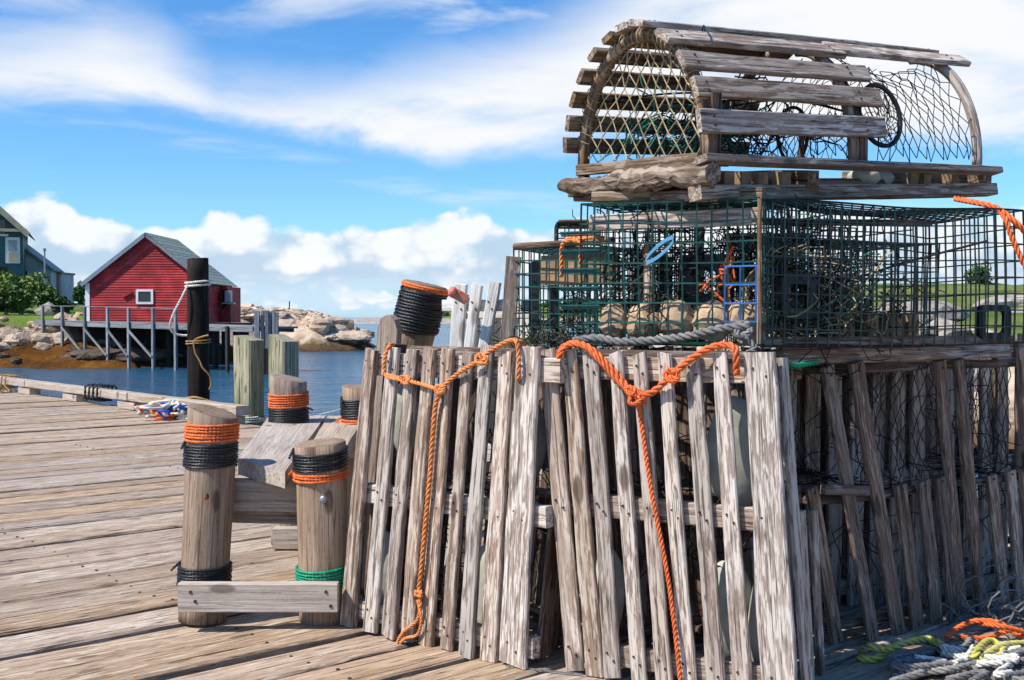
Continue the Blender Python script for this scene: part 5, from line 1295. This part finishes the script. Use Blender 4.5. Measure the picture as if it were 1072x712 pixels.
mb = MB(); plank(mb, PA_ + pn * .03 - V((0, 0, .12)), PB_ + pn * .03 - V((0, 0, .12)), .24, .05, pn, wob=.02, seg=24); mb.obj('edge_beam', M['pier'], rt)
mb = MB(); plank(mb, PA_ - pn * 2.2 - V((0, 0, .14)), PB_ - pn * 2.2 - V((0, 0, .14)), .24, .05, pn, wob=.02, seg=24); mb.obj('edge_beam', M['pier'], rt)
feet = []
for px in (47, 67.5, 91, 115, 137, 162.5, 186, 214, 240):
    p, t_ = ponline(px); zt = 1.55 - .28 * t_ if px < 200 else p.z - .02; zb = max(SEA - .4, shore(p.x, p.y) - .3)
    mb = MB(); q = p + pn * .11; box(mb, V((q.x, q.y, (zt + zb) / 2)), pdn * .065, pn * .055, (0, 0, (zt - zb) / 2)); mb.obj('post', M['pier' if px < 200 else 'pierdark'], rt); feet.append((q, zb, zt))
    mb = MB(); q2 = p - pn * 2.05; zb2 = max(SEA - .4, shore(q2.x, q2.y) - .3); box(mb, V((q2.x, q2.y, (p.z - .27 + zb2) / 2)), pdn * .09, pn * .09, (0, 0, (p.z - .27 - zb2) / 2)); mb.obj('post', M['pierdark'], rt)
mb = MB(); a, b_ = feet[0], feet[6]
plank(mb, a[0] + V((0, 0, a[2] - a[0].z + .02)), b_[0] + V((0, 0, b_[2] - b_[0].z + .02)), .1, .045, (0, 0, 1), wob=.01, seg=20); mb.obj('rail', M['pier'], rt)
for k in range(1, 5):
    a, b_ = feet[k], feet[k + 1]
    mb = MB(); p0 = a[0] + pn * .08 + V((0, 0, -.30)); p1 = V((b_[0].x, b_[0].y, max(b_[1] + .28, -.75))) + pn * .08; bar(mb, p0, p1, .10, .05, pn); mb.obj('brace', M['pier'], rt)
# pile cluster
g = random.Random(3)
for k, (px, w, yt) in enumerate(((269, .19, 325.5), (275, .10, 325), (279.5, .13, 325), (283, .10, 326), (286.5, .10, 325), (290, .10, 327))):
    c = at(px, 340, 46.0 + g.uniform(-.15, .15)); rt = root('fender_pile', (c.x, c.y, SEA - .5), 'grey squared fender pile in the row at the end of the boathouse pier', 'pile', 'fender piles at the pier end')
    zt = CAMH + (332 - yt) / F * 46; mb = MB(); bx(mb, c.x - w / 2, c.x + w / 2, c.y - .09, c.y + .09, -.25, zt); mb.obj('dry_top', M['pier'], rt)
    mb = MB(); bx(mb, c.x - w / 2 - .02, c.x + w / 2 + .02, c.y - .1, c.y + .1, SEA - .5, -.25); mb.obj('wet_foot', M['pierdark'], rt)
mb = MB(); a, b_ = at(268, 343, 46.2), at(290, 343, 46.2); plank(mb, a, b_, .16, .06, (0, -1, 0)); mb.obj('pile_waler', M['pierdark'], label='dark board tying the fender piles together at the pier end', cat='board')

# ---------------------------------------------------------------- red boathouse
YH, X0, X1, DH = 56.0, (91 - CX) / F * 56.0, (217 - CX) / F * 56.0, 4.9
XM = (X0 + X1) / 2; ZB, ZE, ZP = .72, 2.72, 5.02
rt = root('red_boathouse', (XM, YH + DH / 2, ZB), 'red clapboard boathouse with green grey roof and one white framed window', 'boathouse')
def zroof(x): return ZP - (ZP - ZE) * abs(x - XM) / ((X1 - X0) / 2)
mb = MB()
poly = [(X0, ZB), (X1, ZB), (X1, ZE), (XM, ZP), (X0, ZE)]
vs = [V((x, YH, z)) for x, z in poly] + [V((x, YH + DH, z)) for x, z in poly]
mb.add(vs, [(0, 1, 2, 3, 4), (9, 8, 7, 6, 5), (0, 4, 9, 5), (1, 6, 7, 2), (0, 5, 6, 1)], vs, .5)
hrow = .125; z = ZB
while z < ZP - .06:
    z1 = z + hrow
    xl = X0 + max(0, (z1 - ZE)) / (ZP - ZE) * (X1 - X0) / 2; xr = X1 - max(0, (z1 - ZE)) / (ZP - ZE) * (X1 - X0) / 2
    xl, xr = max(xl, X0 + .001), min(xr, X1 - .001)
    if xr - xl > .1:
        n_ = max(1, int((xr - xl) / 1.6)); xs = [xl] + sorted(rg.uniform(xl, xr) for _ in range(n_ - 1)) + [xr]
        for a, b_ in zip(xs, xs[1:]):
            q = [V((a, YH - .034, z)), V((b_ - .004, YH - .034, z)), V((b_ - .004, YH - .008, z1)), V((a, YH - .008, z1)), V((a, YH - .002, z)), V((b_ - .004, YH - .002, z))]
            mb.add(q, [(0, 1, 2, 3), (0, 4, 5, 1)], q, rg.random())
    if z1 < ZE:
        q = [V((X1 + .034, YH, z)), V((X1 + .034, YH + DH, z)), V((X1 + .008, YH + DH, z1)), V((X1 + .008, YH, z1)), V((X1 + .002, YH, z)), V((X1 + .002, YH + DH, z))]
        mb.add(q, [(0, 1, 2, 3), (0, 4, 5, 1)], q, rg.random())
    z = z1
mb.obj('wall', M['red'], rt)
mb = MB()
for s in (-1, 1):
    e = V((s * ((X1 - X0) / 2 + .22), 0, 0)); ze = zroof(XM + s * ((X1 - X0) / 2 + .22))
    a, b_ = V((XM, YH - .2, ZP + .06)), V((XM + e.x, YH - .2, ze + .06)); nn = (b_ - a).cross(V((0, 1, 0))); nn = nn if nn.z > 0 else -nn; nn.normalize()
    nrow = 14
    for k in range(nrow):
        p = a.lerp(b_, k / nrow); q = a.lerp(b_, (k + 1.08) / nrow)
        box(mb, (p + q) / 2 + V((0, DH / 2 + .2, 0)) + nn * .03, (q - p) / 2 + nn * .004, (0, DH / 2 + .2, 0), nn * .02)
mb.obj('roof', M['roof'], rt)
for s in (-1, 1):
    mb = MB(); bar(mb, V((XM, YH - .23, ZP - .02)), V((XM + s * ((X1 - X0) / 2 + .2), YH - .23, zroof(XM + s * ((X1 - X0) / 2 + .2)) - .02)), .17, .045, (0, -1, 0)); mb.obj('rake_board', M['trimgrey'] if s < 0 else M['pier'], rt)
mb = MB(); bx(mb, X0 - .05, X0 + .16, YH - .055, YH - .036, ZB, ZE - .05); mb.obj('corner_board', M['white'], rt)
wx0, wx1, wz0, wz1 = [(p - CX) / F * YH for p in (143, 161)] + [CAMH + (332 - y) / F * YH for y in (318.5, 303)]
mb = MB()
for q in ((wx0, wx1, wz1 - .11, wz1), (wx0, wx1, wz0, wz0 + .11), (wx0, wx0 + .11, wz0 + .11, wz1 - .11), (wx1 - .11, wx1, wz0 + .11, wz1 - .11)): bx(mb, q[0], q[1], YH - .08, YH - .036, q[2], q[3])
wn = mb.obj('window', M['white'], rt)
mb = MB(); bx(mb, wx0 + .1, wx1 - .1, YH - .05, YH - .038, wz0 + .1, wz1 - .1); mb.obj('pane', M['glass'], wn)
mb = MB(); a, b_ = at(128, 310.5, YH - .08), at(138, 305.5, YH - .08); bar(mb, a, b_, .12, .07, (0, -1, 0)); mb.obj('wooden_bracket', M['red'], rt)
# side annex and equipment
ax0, ax1 = X1 + .04, X1 + .5
mb = MB(); bx(mb, ax0, ax1, YH + 2.4, YH + DH - .1, ZB, 2.55)
mb.obj('side_porch', M['red'], rt)
mb = MB(); bx(mb, ax0 + .08, ax0 + .36, YH + 2.36, YH + 2.39, 1.4, 2.4); mb.obj('dark_opening', M['openingshade'], rt)
mb = MB(); bx(mb, ax1 - .14, ax1 + .16, YH + 2.0, YH + 2.36, 1.75, 2.35); bx(mb, ax1 - .3, ax1 + .3, YH + 2.0, YH + 2.5, 1.66, 1.73); mb.obj('equipment_box', M['metal'], rt)
mb = MB(); bar(mb, V((ax1 + .12, YH + 2.05, ZB)), V((ax1 + .12, YH + 2.05, 1.66)), .07, .07, (0, -1, 0)); bar(mb, V((ax1 - .6, YH + 2.1, .9)), V((ax1 + .05, YH + 2.1, 1.66)), .06, .06, (0, -1, 0)); mb.obj('bracket_post', M['rust'], rt)
mb = MB()
for x, y in [(x, y) for x in (X0 + .2, X0 + 2, XM, X1 - 1.8, X1 - .2, X1 + .8) for y in (YH + .2, YH + 2.5, YH + DH - .2)]:
    zb = max(SEA - .5, shore(x, y) - .4)
    if zb < ZB - .3:
        mb = MB(); bx(mb, x - .13, x + .13, y - .13, y + .13, zb, ZB - .25); mb.obj('foundation_post', M['pierdark'], rt)
mb = MB(); bx(mb, X0 - .1, X1 + 1.1, YH - 1.6, YH + DH, ZB - .25, ZB - .02); mb.obj('platform', M['pierdark'], rt)
mb = MB(); bx(mb, X0 + .4, X1 + .4, YH - .6, YH - .5, SEA - .4, ZB - .26); mb.obj('shade_skirt', M['pierdark'], rt)  # dark sheet added to give the black shade under the platform

# ---------------------------------------------------------------- houses on the bank
YG = 72.0
gx = lambda px, Y=YG: (px - CX) / F * Y
gzz = lambda py, Y=YG: CAMH + (332 - py) / F * Y
x1 = gx(24.5); x0 = x1 - 8.2; xm = (x0 + x1) / 2; ze, zp, zb = gzz(241), gzz(241) + 3.9, .9
rt = root('teal_house', (xm, YG + 4, zb), 'dark teal two storey house at the left edge with tan gable trim', 'house')
mb = MB(); poly = [(x0, zb), (x1, zb), (x1, ze), (xm, zp), (x0, ze)]
vs = [V((x, YG, z)) for x, z in poly] + [V((x, YG + 6, z)) for x, z in poly]
mb.add(vs, [(0, 1, 2, 3, 4), (9, 8, 7, 6, 5), (0, 4, 9, 5), (1, 6, 7, 2)], vs, .5)
z = zb
while z < zp - .2:
    xl = x0 + max(0, (z + .18 - ze)) / (zp - ze) * (x1 - x0) / 2; xr = x1 - max(0, (z + .18 - ze)) / (zp - ze) * (x1 - x0) / 2
    q = [V((xl, YG - .04, z)), V((xr, YG - .04, z)), V((xr, YG - .01, z + .18)), V((xl, YG - .01, z + .18)), V((xl, YG - .002, z)), V((xr, YG - .002, z))]
    mb.add(q, [(0, 1, 2, 3), (0, 4, 5, 1)], q, rg.random()); z += .18
mb.obj('wall', M['teal'], rt)
mb = MB()
for s in (-1, 1):
    hw = (x1 - x0) / 2 + .38; a, b_ = V((xm, YG - .55, zp + .1)), V((xm + s * hw, YG - .55, ze + .1 - .38 * (zp - ze) / ((x1 - x0) / 2)))
    nn = (b_ - a).cross(V((0, 1, 0))); nn = nn if nn.z > 0 else -nn; nn.normalize()
    for k in range(12):
        p, q = a.lerp(b_, k / 12), a.lerp(b_, (k + 1.08) / 12); box(mb, (p + q) / 2 + V((0, 3.4, 0)) + nn * .03, (q - p) / 2 + nn * .01, (0, 3.4, 0), nn * .025)
mb.obj('roof', M['roofgrey'], rt)
for s in (-1, 1):
    hw = (x1 - x0) / 2 + .36; mb = MB(); bar(mb, V((xm, YG - .58, zp)), V((xm + s * hw, YG - .58, ze - .36 * (zp - ze) / ((x1 - x0) / 2))), .34, .06, (0, -1, 0)); mb.obj('rake_board', M['tanpaint'], rt)
mb = MB(); bx(mb, gx(2), gx(29), YG - .55, YG - .08, gzz(243.5), gzz(240.5)); mb.obj('eave_return', M['tanpaint'], rt)
mb = MB(); bx(mb, gx(-12), gx(8), YG - .1, YG - .045, gzz(246), gzz(231)); dk_ = mb.obj('window', M['glass'], rt)
mb = MB(); bx(mb, gx(-14), gx(11), YG - .16, YG - .101, gzz(248), gzz(246)); mb.obj('sill', M['white'], dk_)
mb = MB(); bx(mb, gx(8), gx(22), YG - .14, YG - .045, gzz(276), gzz(249)); wn = mb.obj('window_panel', M['white'], rt)
mb = MB(); bx(mb, gx(11), gx(19), YG - .18, YG - .145, gzz(263), gzz(252)); mb.obj('pane', M['paleglass'], wn)
mb = MB(); bx(mb, gx(11), gx(20), YG - .17, YG - .145, gzz(274), gzz(265)); mb.obj('pink_panel', M['tanpaint'], wn)
mb = MB(); bx(mb, gx(-20), gx(9), YG - .12, YG - .045, gzz(309), gzz(280)); mb.obj('dark_doorway', M['openingshade'], rt)
rt.location = (x1, YG, zb); YAW = R(20)
for ch in rt.children: ch.location = V(ch.location) + V((xm, YG + 4, zb)) - V((x1, YG, zb))
rt.rotation_euler.z = YAW
# grey blue lean-to house
Y2 = 75.0
rt = root('blue_grey_house', (gx(40, Y2), Y2 + 3, 1.2), 'pale blue grey house with a sloping lean-to roof beside the teal house', 'house')
mb = MB(); a0, a1 = gx(14, Y2), gx(54, Y2); zl, zr = gzz(250, Y2), gzz(283, Y2)
poly = [(a0, .8), (a1, .8), (a1, zr), (a0, zl)]; vs = [V((x, Y2, z)) for x, z in poly] + [V((x, Y2 + 3, z)) for x, z in poly]
mb.add(vs, [(0, 1, 2, 3), (7, 6, 5, 4), (1, 5, 6, 2), (0, 3, 7, 4)], vs, .5); 
z = .8
while z < zl - .2:
    xr = a1 if z + .15 < zr else a0 + (a1 - a0) * (zl - z - .15) / (zl - zr)
    q = [V((a0, Y2 - .035, z)), V((xr, Y2 - .035, z)), V((xr, Y2 - .006, z + .15)), V((a0, Y2 - .006, z + .15)), V((a0, Y2 - .002, z)), V((xr, Y2 - .002, z))]
    mb.add(q, [(0, 1, 2, 3), (0, 4, 5, 1)], q, rg.random()); z += .15
mb.obj('wall', M['bluegrey'], rt)
mb = MB(); a, b_ = V((a0, Y2 - .3, zl + .1)), V((a1 + .25, Y2 - .3, zr - .02)); nn = V((-(b_ - a).z, 0, (b_ - a).x)).normalized()
box(mb, (a + b_) / 2 + V((0, 1.7, 0)), (b_ - a) / 2, (0, 1.8, 0), nn * .06); mb.obj('roof', M['trimgrey'], rt)
mb = MB(); bx(mb, gx(26, Y2), gx(31, Y2), Y2 - .08, Y2 - .04, gzz(296, Y2), gzz(284, Y2)); mb.obj('window', M['glass'], rt)
mb = MB(); bx(mb, gx(31.2, Y2), gx(32.2, Y2), Y2 - .09, Y2 - .04, gzz(298, Y2), gzz(283, Y2)); mb.obj('window_trim', M['white'], rt)
Y3 = 77.0
rt.location = (a1, Y2, 1.2)
for ch in rt.children: ch.location = V(ch.location) + V((gx(40, Y2), Y2 + 3, 1.2)) - V((a1, Y2, 1.2))
rt.rotation_euler.z = R(12)
rt = root('grey_shed', (gx(59, Y3), Y3 + 1, 1.4), 'small flat roofed grey blue shed right of the blue grey house', 'shed')
mb = MB(); bx(mb, gx(53, Y3), gx(64.5, Y3), Y3, Y3 + 2.2, .9, gzz(287, Y3)); mb.obj('wall', M['bluegrey'], rt)
mb = MB(); bx(mb, gx(52.5, Y3), gx(65.3, Y3), Y3 - .15, Y3 + 2.35, gzz(287, Y3) + .003, gzz(285, Y3)); mb.obj('roof', M['roofgrey'], rt)
mb = MB(); bx(mb, gx(62, Y3), gx(64.2, Y3), Y3 - .06, Y3 - .003, 1.3, gzz(288, Y3)); mb.obj('corner_board', M['tanpaint'], rt)
mb = MB(); c = at(47, 300, 71); log(mb, (c.x, c.y, 1.2), (c.x, c.y, gzz(260.5, 71)), .06, .05, 8, 2); log(mb, (c.x, c.y, gzz(263, 71)), (c.x, c.y, gzz(260.2, 71)), .1, .1, 8, 2, seg=3); mb.obj('flag_pole', M['metal'], label='slim grey pole standing before the blue grey house', cat='pole')

SH = [(-6, 306, 66, 1.5, 1.1, 'leafdark', 0, 'dark leafy shrub half cut by the left edge in front of the teal house'), (10, 304, 65, 1.5, 1.25, 'leafy', 40, 'yellow green flowering shrub directly before the teal house'), (27, 300, 66, 1.35, .9, 'leafy', 0, 'light yellow green shrub at the right corner of the teal house'), (22, 316, 62.5, 1.15, .85, 'leaf', 60, 'round green shrub with pale flowers lowest on the grass bank'),
      (40, 306, 65, 1.1, .75, 'leafy', 0, 'low yellow green shrub before the blue grey house'), (6, 318, 62, 1.0, .7, 'leafdark', 0, 'small dark shrub left of the round flowering shrub'), (49, 313, 63.5, .8, .55, 'leaf', 0, 'low green shrub left of the white garden rock'), (67, 320, 61.5, .62, .42, 'leafdark', 0, 'small dark green shrub right of the white garden rock'), (82, 309, 70, .45, .5, 'leaf', 0, 'tiny sparse shrub beside the left corner of the red boathouse')]
for k, (px, py, Y, rx, rz, m, fl, lb) in enumerate(SH):
    c = at(px, py, Y); c.z = max(c.z, shore(c.x, Y) + rz * .45); shrub('shrub', c, (rx, rx * .8, rz), 1400 if rx > 1 else 700, .13, m, lb, 'shrubs on the grass bank', flowers=fl, seed=k + 3)
mb = MB(); c = at(51, 317, 62); c.z = shore(c.x, 62) + .3; blob(mb, c, (.75, .5, .42), 6, 2, .25, 1.2, .2, .3); mb.obj('garden_rock', M['palerock'], label='white garden rock between two shrubs on the grass bank', cat='rock')
c = at(85, 304, 75); mb = MB(); leaves(mb, V((c.x, c.y, c.z + .1)), (.28, .28, .9), 260, .12, 9); rt = root('conifer', (c.x, c.y, 1.6), 'tiny dark conifer standing beyond the grass left of the boathouse', 'tree'); mb.obj('crown', M['leafdark'], rt)
mb = MB(); tube(mb, [V((c.x, c.y, shore(c.x, c.y))), V((c.x, c.y, c.z + .6))], .05, 5); mb.obj('trunk', M['rotten'], rt)
